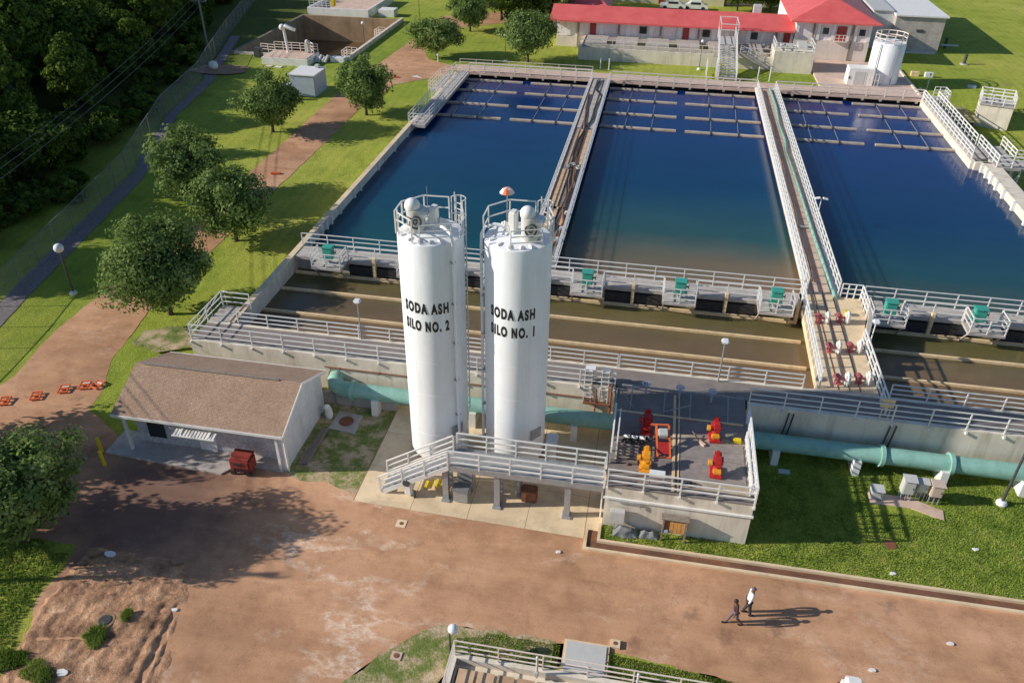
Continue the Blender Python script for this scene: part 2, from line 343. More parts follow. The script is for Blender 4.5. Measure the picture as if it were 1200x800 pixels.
    def rail(s, pts, z, h=1.07, post=1.9, nr=3, w=.055, close=False, pw=None, mi=0):
        """guard rail following a polyline of (x, y) or (x, y, z)"""
        P = [Vector((p[0], p[1], p[2] if len(p) > 2 else z)) for p in pts]
        if close: P.append(P[0])
        pw = pw or w * 1.15
        for a, b in zip(P, P[1:]):
            L = (b - a).length; k = max(1, round(L / post))
            for j in range(nr): zz = Vector((0, 0, h * (nr - j) / nr)); s.bar(a + zz, b + zz, w, mi=mi)
            for i in range(k + 1):
                p = a.lerp(b, i / k); s.bar(p, p + Vector((random.uniform(-.014, .014), random.uniform(-.014, .014), h)), pw, mi=mi)
        return s
    def build(s, name, mats, parent=None, smooth=False, origin=None):
        me = bpy.data.meshes.new(name)
        o = Vector(origin) if origin is not None else (Vector(parent.location) if parent is not None and not parent.parent else Vector((0, 0, 0)))
        if parent is not None and parent.parent: o = Vector(parent.parent.location) + Vector(parent.location)
        me.from_pydata([(p[0] - o.x, p[1] - o.y, p[2] - o.z) for p in s.v], [], s.f)
        mats = mats if isinstance(mats, (list, tuple)) else [mats]
        for k in mats: me.materials.append(M[k] if isinstance(k, str) else k)
        me.polygons.foreach_set('material_index', s.m)
        if smooth: me.polygons.foreach_set('use_smooth', [True] * len(s.f))
        me.update(); me.validate()
        bm = bmesh.new(); bm.from_mesh(me); bmesh.ops.recalc_face_normals(bm, faces=bm.faces[:]); bm.to_mesh(me); bm.free()
        if smooth: me.set_sharp_from_angle(angle=R(38))
        ob = bpy.data.objects.new(name, me); COL.objects.link(ob)
        if parent is not None: ob.parent = parent
        if origin is not None: ob.location = o
        return ob

def tag(o, label=None, cat=None, group=None, kind=None):
    if label: o['label'] = label
    if cat: o['category'] = cat
    if group: o['group'] = group
    if kind: o['kind'] = kind
    return o
def thing(name, label, cat, loc=(0, 0, 0), group=None, rz=0):
    o = bpy.data.objects.new(name, None); COL.objects.link(o); o.location = loc; o.rotation_euler.z = rz
    o.empty_display_size = .2; return tag(o, label, cat, group)
def solo(name, mb, mat, label, cat, loc, group=None, smooth=False):
    return tag(mb.build(name, mat, origin=loc, smooth=smooth), label, cat, group)
def struct(name, mb, mat, smooth=False, kind='structure'):
    return tag(mb.build(name, mat, smooth=smooth), kind=kind)
def dup(root, loc, rz=0, sc=1, label=None, group=None, cat=None):
    def cp(o, par):
        c = o.copy(); COL.objects.link(c); c.parent = par
        for k in list(o.children): cp(k, c)
        return c
    r = cp(root, None); r.location = loc; r.rotation_euler = (0, 0, rz)
    r.scale = sc if isinstance(sc, tuple) else (sc, sc, sc)
    return tag(r, label, cat, group)

# ------------------------------------------------------------------ camera, sun and sky
cam = bpy.data.cameras.new('camera'); co = bpy.data.objects.new('camera', cam); COL.objects.link(co)
cam.sensor_width = 36; cam.lens = 36 * .94037835 / 1.2; cam.clip_end = 3000; cam.clip_start = .5
a, b_, c_ = .58388584, -.01285388, -.17470541
fw = Vector((0, math.cos(a), -math.sin(a))); rt = Vector((1, 0, 0)); dn = Vector((0, -math.sin(a), -math.cos(a)))
r_ = rt * math.cos(b_) + dn * math.sin(b_); d_ = -rt * math.sin(b_) + dn * math.cos(b_)
Rz = Matrix.Rotation(-c_, 3, 'Z')
r_, d_, fw = Rz @ r_, Rz @ d_, Rz @ fw
mt = Matrix((r_, -d_, -fw)).transposed().to_4x4(); mt.translation = (0, 0, 30); co.matrix_world = mt
S.camera = co

ELEV, AZ = R(24.5), R(12.8)
sd = Vector((math.cos(ELEV) * math.cos(AZ), math.cos(ELEV) * math.sin(AZ), -math.sin(ELEV)))
sun = bpy.data.lights.new('sun', 'SUN'); sun.energy = 5.0; sun.angle = R(.5); sun.color = (1.0, .95, .85)
so = bpy.data.objects.new('sun', sun); COL.objects.link(so); so.rotation_euler = sd.to_track_quat('-Z', 'Y').to_euler(); so.location = (-60, -15, 40)
w = bpy.data.worlds.new('World'); S.world = w; w.use_nodes = True; nt = w.node_tree
sky = nt.nodes.new('ShaderNodeTexSky'); sky.sky_type = 'NISHITA'; sky.sun_disc = False; sky.sun_elevation = ELEV; sky.sun_rotation = R(257)
sky.altitude = 100; sky.air_density = 1.0; sky.dust_density = .3; sky.ozone_density = 4.0
nt.links.new(sky.outputs[0], nt.nodes['Background'].inputs[0]); nt.nodes['Background'].inputs[1].default_value = .105
S.view_settings.view_transform = 'Standard'; S.view_settings.look = 'None'; S.view_settings.exposure = 0
S.render.engine = 'CYCLES'; S.cycles.max_bounces = 8; S.cycles.transparent_max_bounces = 12; S.cycles.use_denoising = True

# ------------------------------------------------------------------ terrain
T = 2.8          # top of all basin walls and walkways
def sm(t): t = min(1, max(0, t)); return t * t * (3 - 2 * t)
def TZ(x, y):
    zl = 2.4 * min(1, max(0, (y - 40) / 55)); zr = 2.4 * sm((y - 96) / 14)
    if x < -25: z = zl
    elif x > 30.9: z = zr
    else: z = 2.4 if y > 90 else (0 if y < 40 else zl)
    return z
def inside(x, y):
    if -25 < x < 30.9 and 37 < y < 100.3: return True
    if 30 < x < 60 and 37 < y < 58: return True
    if -56.6 < x < -40.5 and 103 < y < 126.4: return True
    return False
xs = sorted(set([-420, -300, -220, -160, -120] + [x for x in range(-100, 71)] + [100, 150, 220, 320, 420] + [-25.04, -24.96, 30.85, 30.95, -56.64, -56.56, -40.54, -40.46]))
ys = sorted(set([-80, -30] + [y for y in range(0, 171)] + [190, 230, 300, 420, 700] + [37.04, 36.96, 100.25, 100.35, 102.96, 103.04, 126.36, 126.44]))
mb = MB(); nx = len(xs)
for y in ys:
    for x in xs:
        z = TZ(x, y)
        if inside(x, y): z = -1.6 if x < -30 else -.4
        if y < 37 or abs(x) > 60: z += .0
        mb.v.append((x, y, z))
for j in range(len(ys) - 1):
    for i in range(nx - 1): mb.f.append((j * nx + i, j * nx + i + 1, (j + 1) * nx + i + 1, (j + 1) * nx + i)); mb.m.append(0)
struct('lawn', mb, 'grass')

def jitter(pts, amp=.12, step=.6, seed=1):
    """make a polygon outline ragged"""
    rg = random.Random(seed); out = []
    for (x0, y0), (x1, y1) in zip(pts, pts[1:] + pts[:1]):
        L = math.hypot(x1 - x0, y1 - y0); k = max(1, int(L / step))
        if L > 60: k = 1
        for i in range(k):
            t = i / k; x = x0 + (x1 - x0) * t; y = y0 + (y1 - y0) * t
            if i: x += rg.uniform(-amp, amp); y += rg.uniform(-amp, amp)
            out.append((x, y))
    return out
def sheet(name, pts, z, mat, jit=.1, seed=1, kind='structure', step=.6):
    mb = MB(); p = jitter(pts, jit, step, seed) if jit else pts
    bm = bmesh.new(); vs = [bm.verts.new((x, y, z)) for x, y in p]; f = bm.faces.new(vs)
    bmesh.ops.triangulate(bm, faces=[f]); bm.verts.index_update()
    mb.add([v.co for v in bm.verts], [tuple(v.index for v in f.verts) for f in bm.faces]); bm.free()
    return struct(name, mb, mat, kind=kind)
# the yard and near road (flat)
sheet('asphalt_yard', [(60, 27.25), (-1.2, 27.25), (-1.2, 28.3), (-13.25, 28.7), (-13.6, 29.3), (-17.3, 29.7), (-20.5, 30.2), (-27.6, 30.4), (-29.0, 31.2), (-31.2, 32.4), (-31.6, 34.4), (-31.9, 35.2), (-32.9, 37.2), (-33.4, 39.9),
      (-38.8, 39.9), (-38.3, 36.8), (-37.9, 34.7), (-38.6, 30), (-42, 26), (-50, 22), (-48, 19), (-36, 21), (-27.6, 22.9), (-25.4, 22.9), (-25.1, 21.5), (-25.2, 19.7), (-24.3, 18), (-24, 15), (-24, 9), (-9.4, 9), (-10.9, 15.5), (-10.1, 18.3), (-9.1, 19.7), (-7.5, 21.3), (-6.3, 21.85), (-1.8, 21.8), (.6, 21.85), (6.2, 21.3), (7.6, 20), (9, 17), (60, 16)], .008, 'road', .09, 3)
# road strip up the left side, draped over the slope
def strip(name, rows, mat, dz=.02, nseg=8, jit=.07, seed=5):
    rg = random.Random(seed); mb = MB(); rr = []
    for (xa, ya, xb, yb), (xc, yc, xd, yd) in zip(rows, rows[1:]):
        k = max(1, int(max(math.hypot(xc - xa, yc - ya), math.hypot(xd - xb, yd - yb)) / .9))
        for i in range(k):
            t = i / k; rr.append((xa + (xc - xa) * t + rg.uniform(-jit, jit), ya + (yc - ya) * t, xb + (xd - xb) * t + rg.uniform(-jit, jit), yb + (yd - yb) * t))
    rr.append(rows[-1]); n = nseg + 1
    for xa, ya, xb, yb in rr:
        for k in range(n):
            x = xa + (xb - xa) * k / nseg; y = ya + (yb - ya) * k / nseg; mb.v.append((x, y, TZ(x, y) + dz))
    for j in range(len(rr) - 1):
        for k in range(nseg): mb.f.append((j * n + k, j * n + k + 1, (j + 1) * n + k + 1, (j + 1) * n + k)); mb.m.append(0)
    return struct(name, mb, mat)
strip('service_road', [(-38.8, 39.9, -33.4, 39.9), (-38.4, 46, -33.9, 44), (-37.4, 58, -33.4, 58), (-37.1, 68, -33.1, 68), (-36.9, 86, -32.6, 86), (-36.6, 93.5, -31.3, 93.5), (-36.3, 98, -26.6, 98), (-36.1, 103, -26, 102.9),
       (-35.9, 105, -30.4, 105.6), (-35.6, 112, -33.1, 112.5), (-35.6, 117, -33.3, 117), (-36, 124, -31.5, 123.5), (-35.5, 131, -28, 126.8), (-31, 136.6, -22, 131.5), (-24, 137.4, -18, 133.5), (-10, 138.5, -9.5, 135)], 'road')
strip('gravel_strip', [(-44.2, 38, -42.6, 38), (-46.2, 50, -44.4, 50), (-48.0, 64, -46.4, 64), (-52.8, 79, -51.6, 79), (-54.6, 90.5, -53.2, 90.5), (-61.6, 112, -60.2, 112)], plain('gravel', (.26, .22, .21), .95, .35, 4, bmp=.6), .03, 4)
# pavement beyond the basins
struct('far_pavement', MB().box(-26, 30.2, 101.3, 103.2, 2.2, 2.62).box(19.2, 30.2, 103.2, 116.3, 2.2, 2.62), 'conc_pink')
# concrete apron below the silos
mb = MB(); xsl = [-13.25, -10.2, -7.2, -4.2, -1.22]; ysl = [0, .33, .66, 1]
for i in range(4):
    for j in range(3):
        def yy(x, t): return (28.3 + (-13.25 - x) * .025) * (1 - t) + 36.8 * t
        x0, x1 = xsl[i] + .01, xsl[i + 1] - .01
        mb.add([(x0, yy(x0, ysl[j]) + .01, .03), (x1, yy(x1, ysl[j]) + .01, .03), (x1, yy(x1, ysl[j + 1]) - .01, .03), (x0, yy(x0, ysl[j + 1]) - .01, .03)], [(0, 1, 2, 3)])
struct('concrete_apron', mb, 'conc_slab')
struct('apron_joint_bed', MB().box(-13.3, -1.2, 28.35, 36.8, -.1, .018), 'soil')
struct('control_side_slab', MB().box(-1.2, -.42, 28.6, 36.8, -.1, .022), 'conc_slab')
sheet('worn_patch', [(-17.6, 29.6), (-16.6, 29.2), (-15.2, 29.4), (-13.3, 28.8), (-13.3, 35.9), (-18.0, 35.9), (-17.5, 33)], .012, 'patch', .1, 4)
sheet('sandy_island', [(-10.8, 15.5), (-10.1, 18.4), (-9.1, 19.8), (-7.5, 21.4), (-6.3, 21.9), (-1.8, 21.9), (-1.8, 20.5), (-5.2, 20.6), (-6.3, 19), (-6.5, 15)], .02, 'patch', .12, 8)
sheet('bare_soil_ring', [(-58, 93.6), (-56, 92.8), (-52.5, 93), (-50.8, 94.6), (-51.5, 96.8), (-54.6, 97.3), (-57.6, 96)], 2.46, 'soil', .3, 9)
sheet('bare_soil_edge', [(33.6, 97.5), (36, 96.8), (36.5, 99.4), (35.8, 103), (33.4, 103.6)], 1.25, 'patch', .3, 10)
sheet('bare_soil_tree', [(-32.6, 39.2), (-30.5, 38.6), (-28.2, 39.6), (-28.6, 41.2), (-31, 41.8), (-32.7, 41)], .16, 'patch', .3, 11)

# dirt with ruts, bottom left: low relief mesh
def reliefpatch():
    nxg, nyg = 110, 110; mb = MB(); x0, x1, y0, y1 = -25.4, -16.2, 12.5, 23.2
    from mathutils import noise as mn
    idx = {}
    for j in range(nyg + 1):
        for i in range(nxg + 1):
            x = x0 + (x1 - x0) * i / nxg; y = y0 + (y1 - y0) * j / nyg
            e = min((x - x0) / 1.2, (x1 - x) / 2.2, (y1 - y) / 1.2, 1); e = max(0, e)
            # outline: leave grass on the left, yard on the right
            ex = -17.0 + (y - 17) * -.35 + .4 * mn.noise(Vector((x, y, 3)))
            e *= max(0, min(1, (ex - x) / 1.2))
            lx = -25.0 + (0 if y > 19.5 else (19.5 - y) * .28) + .3 * mn.noise(Vector((x * 2, y * 2, 1)))
            e *= max(0, min(1, (x - lx) / .5))
            h = .10 + .09 * mn.fractal(Vector((x * .7, y * .7, 0)), 1.0, 2.1, 5) + .05 * mn.noise(Vector((x * 3, y * 3, 2)))
            # wheel ruts
            for rx, am in ((-18.4, .13), (-18.0, .09), (-19.0, .08)):
                d = abs(x - (rx - (y - 18) * .12)); h -= am * math.exp(-(d / .14) ** 2) * (1 if 16.5 < y < 20.6 else 0)
            for ry, am in ((19.6, .1), (20.6, .07), (18.2, .1)):
                d = abs(y - (ry + (x + 22) * .22)); h -= am * math.exp(-(d / .13) ** 2) * (1 if -24.6 < x < -20 else .3)
            mb.v.append((x, y, -.05 + (h + .07) * min(1, e * 1.6)))
    for j in range(nyg):
        for i in range(nxg):
            q = (j * (nxg + 1) + i, j * (nxg + 1) + i + 1, (j + 1) * (nxg + 1) + i + 1, (j + 1) * (nxg + 1) + i)
            if max(mb.v[k][2] for k in q) > .0: mb.f.append(q); mb.m.append(0)
    return struct('rutted_dirt', mb, 'dirt', smooth=True)
reliefpatch()

# ------------------------------------------------------------------ grass blades near the camera (stuff)
def blades(name, test, box, n, hmin=.05, hmax=.14, z=0, seed=3, wid=.02):
    rg = np.random.default_rng(seed); x = rg.uniform(box[0], box[1], n * 3); y = rg.uniform(box[2], box[3], n * 3)
    k = np.array([test(a, b) for a, b in zip(x, y)]); x = x[k][:n]; y = y[k][:n]; m = len(x)
    if not m: return
    th = rg.uniform(0, 2 * PI, m); h = rg.uniform(hmin, hmax, m); wd = rg.uniform(.6, 1.4, m) * wid; lean = rg.uniform(0, .7, m) * h; la = rg.uniform(0, 2 * PI, m)
    dx = np.cos(th) * wd; dy = np.sin(th) * wd
    v = np.empty((m, 3, 3)); v[:, 0] = np.stack([x - dx, y - dy, np.full(m, z)], 1); v[:, 1] = np.stack([x + dx, y + dy, np.full(m, z)], 1)
    v[:, 2] = np.stack([x + lean * np.cos(la), y + lean * np.sin(la), z + h], 1)
    me = bpy.data.meshes.new(name); me.vertices.add(m * 3); me.vertices.foreach_set('co', v.reshape(-1))
    me.loops.add(m * 3); me.loops.foreach_set('vertex_index', np.arange(m * 3)); me.polygons.add(m)
    me.polygons.foreach_set('loop_start', np.arange(0, m * 3, 3)); me.polygons.foreach_set('loop_total', np.full(m, 3)); me.materials.append(M['blade']); me.update()
    o = bpy.data.objects.new(name, me); COL.objects.link(o); return tag(o, kind='stuff')
def in_right(x, y):
    if y < 28.0 or math.hypot(x - 13.65, y - 30.4) < .36 + .1 * math.sin(7 * x) or (13.15 < x < 16.85 and 32.7 < y < 34.05): return False
    if x < 6.7: return y < 29.05
    return True
blades('lawn_blades', in_right, (-.35, 24, 27.95, 36.5), 70000, z=.1, seed=4, hmin=.03, hmax=.075, wid=.03)
struct('raised_lawn', MB().box(-.38, 6.7, 27.98, 29.06, -.1, .1).box(6.7, 60, 27.98, 36.83, -.1, .1), 'grass')
def in_bl(x, y):
    lx = -25.1 + (0 if y > 19.5 else (19.5 - y) * .28)
    return x < lx - .2 + .5 * math.sin(y * 3) * .3 and y < 22.6 + .3 * math.sin(x * 2)
blades('verge_blades', in_bl, (-33, -23, 12, 22.9), 26000, seed=5, hmin=.06, hmax=.2, wid=.035)
def in_island(x, y):
    if -1.55 < x < .65 and y > 20.2: return False
    return y < 21.75 - max(0, x) * .07 and x > -5.6 + .8 * math.sin(y * 5) and y > 20.15
blades('island_blades', in_island, (-6, 8, 18.5, 22), 20000, seed=6, hmin=.03, hmax=.08, wid=.03)
for i, (cx, cy, r) in enumerate(((-21.3, 18.3, .75), (-20.6, 19.55, .35), (-22.6, 16.3, .8), (-19.2, 15.6, .7), (-24.2, 16.6, .9))):
    blades('weed_clump', lambda x, y: math.hypot(x - cx, (y - cy) * 1.2) < r * (.8 + .2 * math.sin(2.3 * math.atan2(y - cy, x - cx) + cx)) * random.uniform(.5, 1.05), (cx - r, cx + r, cy - r, cy + r), 2600, z=.08, seed=20 + i, hmin=.1, hmax=.3, wid=.03)

# ------------------------------------------------------------------ basins: water
def wsheet(name, x0, x1, y0, y1, z, mat): struct(name, MB().add([(x0, y0, z), (x1, y0, z), (x1, y1, z), (x0, y1, z)], [(0, 1, 2, 3)]), mat)
wsheet('water_basin_left', -24.9, -7.0, 49.9, 99.5, 2.05, 'water_left')
wsheet('water_basin_middle', -7.0, 12.5, 49.9, 99.5, 2.05, 'water')
wsheet('water_basin_right', 12.5, 31.0, 49.9, 99.5, 2.05, 'water_right')
wsheet('water_basin_outer', 31.0, 58, 49.9, 57.0, 2.05, 'water_right')
wsheet('water_settling_left', -24.9, 12, 38.9, 49.6, 1.55, 'water_brown')
wsheet('water_settling_right', 12, 58, 38.9, 49.6, 1.55, 'water_brown')
wsheet('water_reservoir', -56.4, -40.6, 103.1, 126.3, -1.0, 'water_mud')

# ------------------------------------------------------------------ walls and walkways
def brackets(mb, xs_, y, z, s=-1):
    for x in xs_: mb.box(x - .05, x + .05, min(y, y + s * .14), max(y, y + s * .14), z - .26, z - .1)
def frange(a, b, st):
    k = max(1, round(abs(b - a) / st)); return [a + (b - a) * i / k for i in range(k + 1)]

# near channel walkway, in two runs either side of the control building
def near_walk(name, label, x0, x1, rin):
    t = thing(name, label, 'walkway', ((x0 + x1) / 2, 37.9, 0))
    MB().box(x0, x1, 36.85, 37.15, -.1, T).box(x0, x1, 38.9, 39.15, -.4, T).build('wall', 'conc_wall', t)
    MB().box(x0, x1, 37.15, 38.9, 2.5, T - .012).build('deck', 'conc_deck', t)
    b = MB().rail([(x0 + .05, 36.93), (x1 - .05, 36.93)], T, post=1.92); brackets(b, frange(x0 + .05, x1 - .05, 1.92), 36.85, T + .05); b.build('outer_railing', 'rail', t)
    r = MB()
    for p, q in rin: r.rail([(p, 39.05), (q, 39.05)], T, h=.92, post=1.92)
    r.build('inner_railing', 'rail', t)
    return t
t = near_walk('channel_walkway', 'concrete channel wall with dark deck and white rails behind the shed and silos', -26.5, -.55, [(-24.4, -.6)])
MB().rail([(-24.5, 41.0), (-26.45, 41.0), (-26.45, 37.0)], T, post=1.9).build('end_railing', 'rail', t)
MB().box(-26.5, -25.1, 37.15, 41.1, -.1, T - .02).box(-25.1, -24.75, 39.2, 41.1, 0, T - .02).build('end_platform', 'conc_grey', t)
b = MB()
for k in range(6): b.box(-26.6 - .28 * (k + 1), -26.6 - .28 * k, 39.6, 40.7, T - .45 - .42 * k, T - .4 - .42 * k)
b.bar((-26.5, 39.6, T), (-28.3, 39.6, .3), .06); b.bar((-26.5, 40.7, T), (-28.3, 40.7, .3), .06)
b.bar((-26.5, 39.6, T + 1), (-28.3, 39.6, 1.2), .05); b.bar((-26.5, 40.7, T + 1), (-28.3, 40.7, 1.2), .05)
b.build('stair', 'rail', t)
b = MB(); b.bar((-17.9, 36.80, 2.0), (-1.8, 36.80, 2.0), .06); b.bar((-17.9, 36.80, 1.0), (-17.5, 36.80, 2.0), .05)
for x in frange(-17, -2, 2.5): b.box(x - .06, x + .06, 36.7, 36.85, 1.95, 2.05)
b.build('conduit', 'rust', t)
t = near_walk('channel_walkway', 'shaded concrete channel wall with white rails above the green pipe right of the control deck', 6.75, 52, [(14.6, 51.9)])
t2 = thing('channel_bridge', 'dark deck strip with white inner rail behind the control deck', 'walkway', (3.1, 37.9, 0))
MB().box(-.55, 6.75, 37.3, 38.9, 2.5, T - .012).build('deck', 'conc_deck', t2)
MB().box(-.55, 6.75, 38.9, 39.15, -.4, T).build('wall', 'conc_wall', t2)
MB().rail([(-.5, 39.05), (9.9, 39.05)], T, h=.92, post=1.92).build('railing', 'rail', t2)
for x, lb in ((9.0, 'left pair, left'), (9.25, 'left pair, right'), (14.3, 'right pair, left'), (14.6, 'right pair, right')):
    solo('wall_conduit', MB().tube([(x, 36.78, 2.6), (x - .05, 36.76, 1.9), (x - .15, 36.7, 1.1)], .045, 6), 'steel_dark', 'dark conduit down the shaded channel wall to the green main, ' + lb + ' one', 'pipe', (x, 36.7, 1.1))

# left wall with pilasters
t = thing('basin_side_wall', 'long left side wall of the basins with white pilasters above the waterline', 'wall', (-24.9, 58, 0))
MB().box(-25.15, -24.8, 39.2, 99, -1.0, T).build('wall', 'conc_wall', t)
MB().box(-25.2, -24.76, 39.2, 79.5, T, T + .05).build('coping', 'conc_slab', t)
for y in (51.2, 52.6, 53.6, 54.6, 55.6, 57.6, 61.0, 62.6, 67.5, 72.5, 76.8): MB().box(-24.8, -24.62, y, y + .22, .6, T - .06).build('pilaster', 'white', t)
t = thing('side_walkway', 'raised walkway with white rails at far end of left basin wall', 'walkway', (-24.4, 90, 0))
MB().box(-24.8, -23.3, 78.6, 99, T - .3, T + .02).build('deck', 'conc_grey', t)
MB().rail([(-23.4, 98.6), (-23.4, 78.8), (-25.1, 78.8), (-25.1, 88)], T).rail([(-25.1, 88), (-25.1, 99.5)], T).build('railing', 'rail', t)
MB().rail([(-25.6, 92), (-26.6, 92), (-26.6, 97.5), (-25.6, 99.5)], 2.3, h=1.2, post=1.0).build('stair_railing', 'rail_cream', t)
MB().box(-26.5, -25.2, 92, 99.5, 1.9, 2.45).build('steps', 'conc_grey', t)

# mid walkway with operator platforms and dark weir gates
for nm, lab, x0, x1, pls in (('mid_walkway', 'railed walkway between settling channel and blue basins, left of the right footbridge', -24.8, 11.2, [-22.9, -16.6, -10.5, -4.4, 1.8, 8.05]),
                             ('mid_walkway', 'railed walkway between settling channel and blue basin, right of the right footbridge', 15.0, 52, [15.0, 20.95, 27.0, 33.0, 39.0])):
    t = thing(nm, lab, 'walkway', ((x0 + x1) / 2, 49.4, 0))
    MB().box(x0, x1, 49.0, 50.25, -.4, T - .25).box(x0, x1, 48.6, 50.25, T - .25, T).build('deck', 'conc_grey', t)
    MB().rail([(x0 + .05, 50.15), (x1 - .05, 50.15)], T, post=1.95).build('back_railing', 'rail', t)
    fr = MB()
    for i, p in enumerate(pls):
        q = p + 2.2; nxt = pls[i + 1] if i + 1 < len(pls) else min(x1, q + 3.8)
        pp = MB().box(p, q, 47.15, 48.6, T - .16, T - .01)
        pp.bar((p + .1, 47.3, T - .1), (p + .1, 48.9, .8), .09); pp.bar((q - .1, 47.3, T - .1), (q - .1, 48.9, .8), .09); pp.build('platform', 'conc_grey', t)
        fr.rail([(p + .05, 48.6), (p + .05, 47.2), (q - .05, 47.2), (q - .05, 48.6)], T, post=1.1)
        if nxt - q > 1: fr.rail([(q + .05, 48.68), (nxt, 48.68)], T, post=1.9)
        mid = (q + nxt) / 2
        for a0, a1 in ((q + .1, mid - .15), (mid + .15, nxt - .1)):
            if a1 - a0 > .5: MB().box(a0, a1, 48.5, 48.95, 1.5, 2.42).build('weir_gate', 'gate_dark', t)
        MB().box(mid - .1, mid + .1, 48.3, 48.6, 1.3, T + .45).box(q + .2, nxt - .2, 48.28, 48.42, 1.32, 1.44).build('weir_post', 'pipe_cream', t)
    fr.build('front_railing', 'rail', t)

# green gate operators
def operator():
    t = thing('gate_operator', '', 'gate operator')
    MB().rbox((0, 0, .75), (.62, .5, .75), bev=.05).rbox((0, 0, 1.16), (.7, .58, .1), bev=.03).build('housing', 'green_box', t)
    MB().cyl((0, 0, 0), .13, .4, 10).box(-.25, .25, -.2, .2, 0, .05).build('pedestal', 'steel', t)
    MB().tube([(.31, 0, .8), (.46, 0, .8)], .05, 8).lathe((.47, 0, .65), [(.02, 0), (.02, .3)], 6).build('hand_crank', 'steel_dark', t)
    return t
op = operator()
ops = [(-21.8, 47.95, 'leftmost, beside the left basin wall'), (-15.5, 47.9, 'second from left, partly behind silo two'), (-3.3, 47.95, 'right of silo one, beside the left footbridge'), (2.9, 47.95, 'midway between the two footbridges'),
       (9.1, 47.9, 'just left of the right footbridge'), (16.2, 47.9, 'just right of the right footbridge'), (21.6, 48.1, 'far right, second past the right footbridge')]
for i, (x, y, s_) in enumerate(ops):
    o = op if i == 0 else dup(op, (x, y, T))
    o.location = (x, y, T); o.scale = (1.15, 1.15, 1.15)
    tag(o, 'green box gate operator on railed platform, ' + s_, 'gate operator', 'green gate operators along the mid walkway')

# settling troughs
for i, (y, z, lab) in enumerate(((42.85, 1.72, 'near'), (45.85, 1.72, 'middle'), (48.3, 1.74, 'far'))):
    for x0, x1, s_ in ((-24.75, 10.8, 'left'), (14.2, 52, 'right')):
        solo('channel_trough', MB().box(x0, x1, y - .09, y + .09, z - .3, z), 'pipe_cream', f'{lab} cream trough across the brown channel, {s_} of the right footbridge', 'trough', ((x0 + x1) / 2, y, z))

# footbridges
t = thing('footbridge', 'left footbridge between basins with tan boards, dark hoses and white rails', 'footbridge', (-6.95, 75, 0))
MB().box(-8.05, -5.85, 50.3, 100.3, T - .28, T - .01).box(-7.4, -6.5, 50.3, 100, -.4, T - .28).build('deck', 'conc_deck', t)
MB().box(-8.12, -8.0, 50.3, 99.4, T - .01, T + .1).box(-5.92, -5.8, 50.3, 99.4, T - .01, T + .1).build('kerb', 'white', t)
MB().rail([(-8.0, 50.4), (-8.0, 99)], T, post=1.6).rail([(-5.9, 50.4), (-5.9, 99)], T, post=1.6).build('railing', 'rail', t)
b = MB()
for y0, y1, x0, x1 in ((70.8, 80.6, -7.6, -6.9), (70.8, 80.6, -6.75, -6.2), (60.5, 69.4, -7.75, -7.15), (54.8, 61, -7.75, -7.0), (57.5, 60.0, -6.7, -6.35)):
    b.box(x0, x1, y0, y1, T + .0, T + .07)
b.build('cover_boards', 'tan', t)
b = MB()
for x in (-7.55, -6.95, -6.35): b.box(x - .26, x + .26, 81.2, 100, T, T + .04)
b.build('grey_slabs', 'conc_grey', t)
for lab, pts in (('long dark hose snaking along the left footbridge deck', [(-7.0, 99), (-7.3, 95), (-6.2, 92.2), (-6.4, 90), (-6.6, 87), (-6.4, 84), (-6.9, 81), (-7.3, 77), (-7.15, 72), (-7.0, 67), (-6.6, 63), (-7.0, 58), (-7.3, 54)]),
                 ('brown hose along left side of the left footbridge deck', [(-7.75, 93), (-7.6, 88), (-7.2, 82), (-6.85, 79), (-6.9, 74), (-6.8, 70), (-6.4, 66), (-6.6, 61), (-6.2, 57), (-6.5, 53)])):
    P = []
    for (x0, y0), (x1, y1) in zip(pts, pts[1:]):
        for k in range(4): P.append((x0 + (x1 - x0) * k / 4 + .05 * math.sin(y0 + k), y0 + (y1 - y0) * k / 4, T + .14))
    solo('hose', MB().tube(P, .075, 6), 'rust' if 'brown' in lab else 'black', lab, 'hose', (-7, 75, T), smooth=True)
for x, y in ((-6.4, 69.6), (-6.9, 70.2), (-7.3, 69.9), (-6.2, 56.5), (-6.3, 54.6), (-6.15, 59.5)):
    solo('valve_box', MB().rbox((x, y, T + .22), (.35, .4, .34), bev=.06, rz=x * 3), 'cabinet', 'small pale valve box among the hoses on the left footbridge', 'valve box', (x, y, T), 'valve boxes on the left footbridge')

t = thing('footbridge', 'right footbridge with pink deck, thick white rails and widened valve platform', 'footbridge', (12.4, 70, 0))
MB().box(11.35, 13.5, 50.3, 100.3, T - .28, T - .01).box(11.9, 12.9, 50.3, 100, -.4, T - .28).build('deck', 'conc_pink', t)
MB().prism([(10.75, 39.2), (14.1, 39.2), (14.1, 44.7), (14.95, 47.9), (14.95, 50.28), (10.95, 50.28)], T - .5, T).box(11.3, 13.4, 39.2, 50.2, -.4, T - .5).build('platform', 'conc_slab', t)
MB().prism([(14.12, 44.4), (14.3, 44.3), (15.25, 47.6), (15.0, 47.9)], 1.5, T + .55).build('splayed_panel', 'conc_grey', t)
MB().box(11.3, 11.5, 50.3, 100, T - .01, T + .22).box(13.4, 13.55, 50.3, 100, T - .01, T + .12).build('kerb', 'white', t)
MB().rail([(11.42, 50.4), (11.42, 99)], T + .1, post=1.2, w=.075).rail([(13.48, 50.4), (13.48, 99)], T + .1, post=1.2, w=.07).rail([(10.85, 39.3), (11.02, 50.2)], T, post=1.0, w=.07).rail([(14.05, 37.4), (14.05, 44.6)], T, post=1.3, w=.07).rail([(14.9, 47.9), (14.9, 50.1)], T, post=.8, w=.07).rail([(13.6, 50.2), (14.9, 50.2)], T, post=.4, w=.06).build('railing', 'white', t)
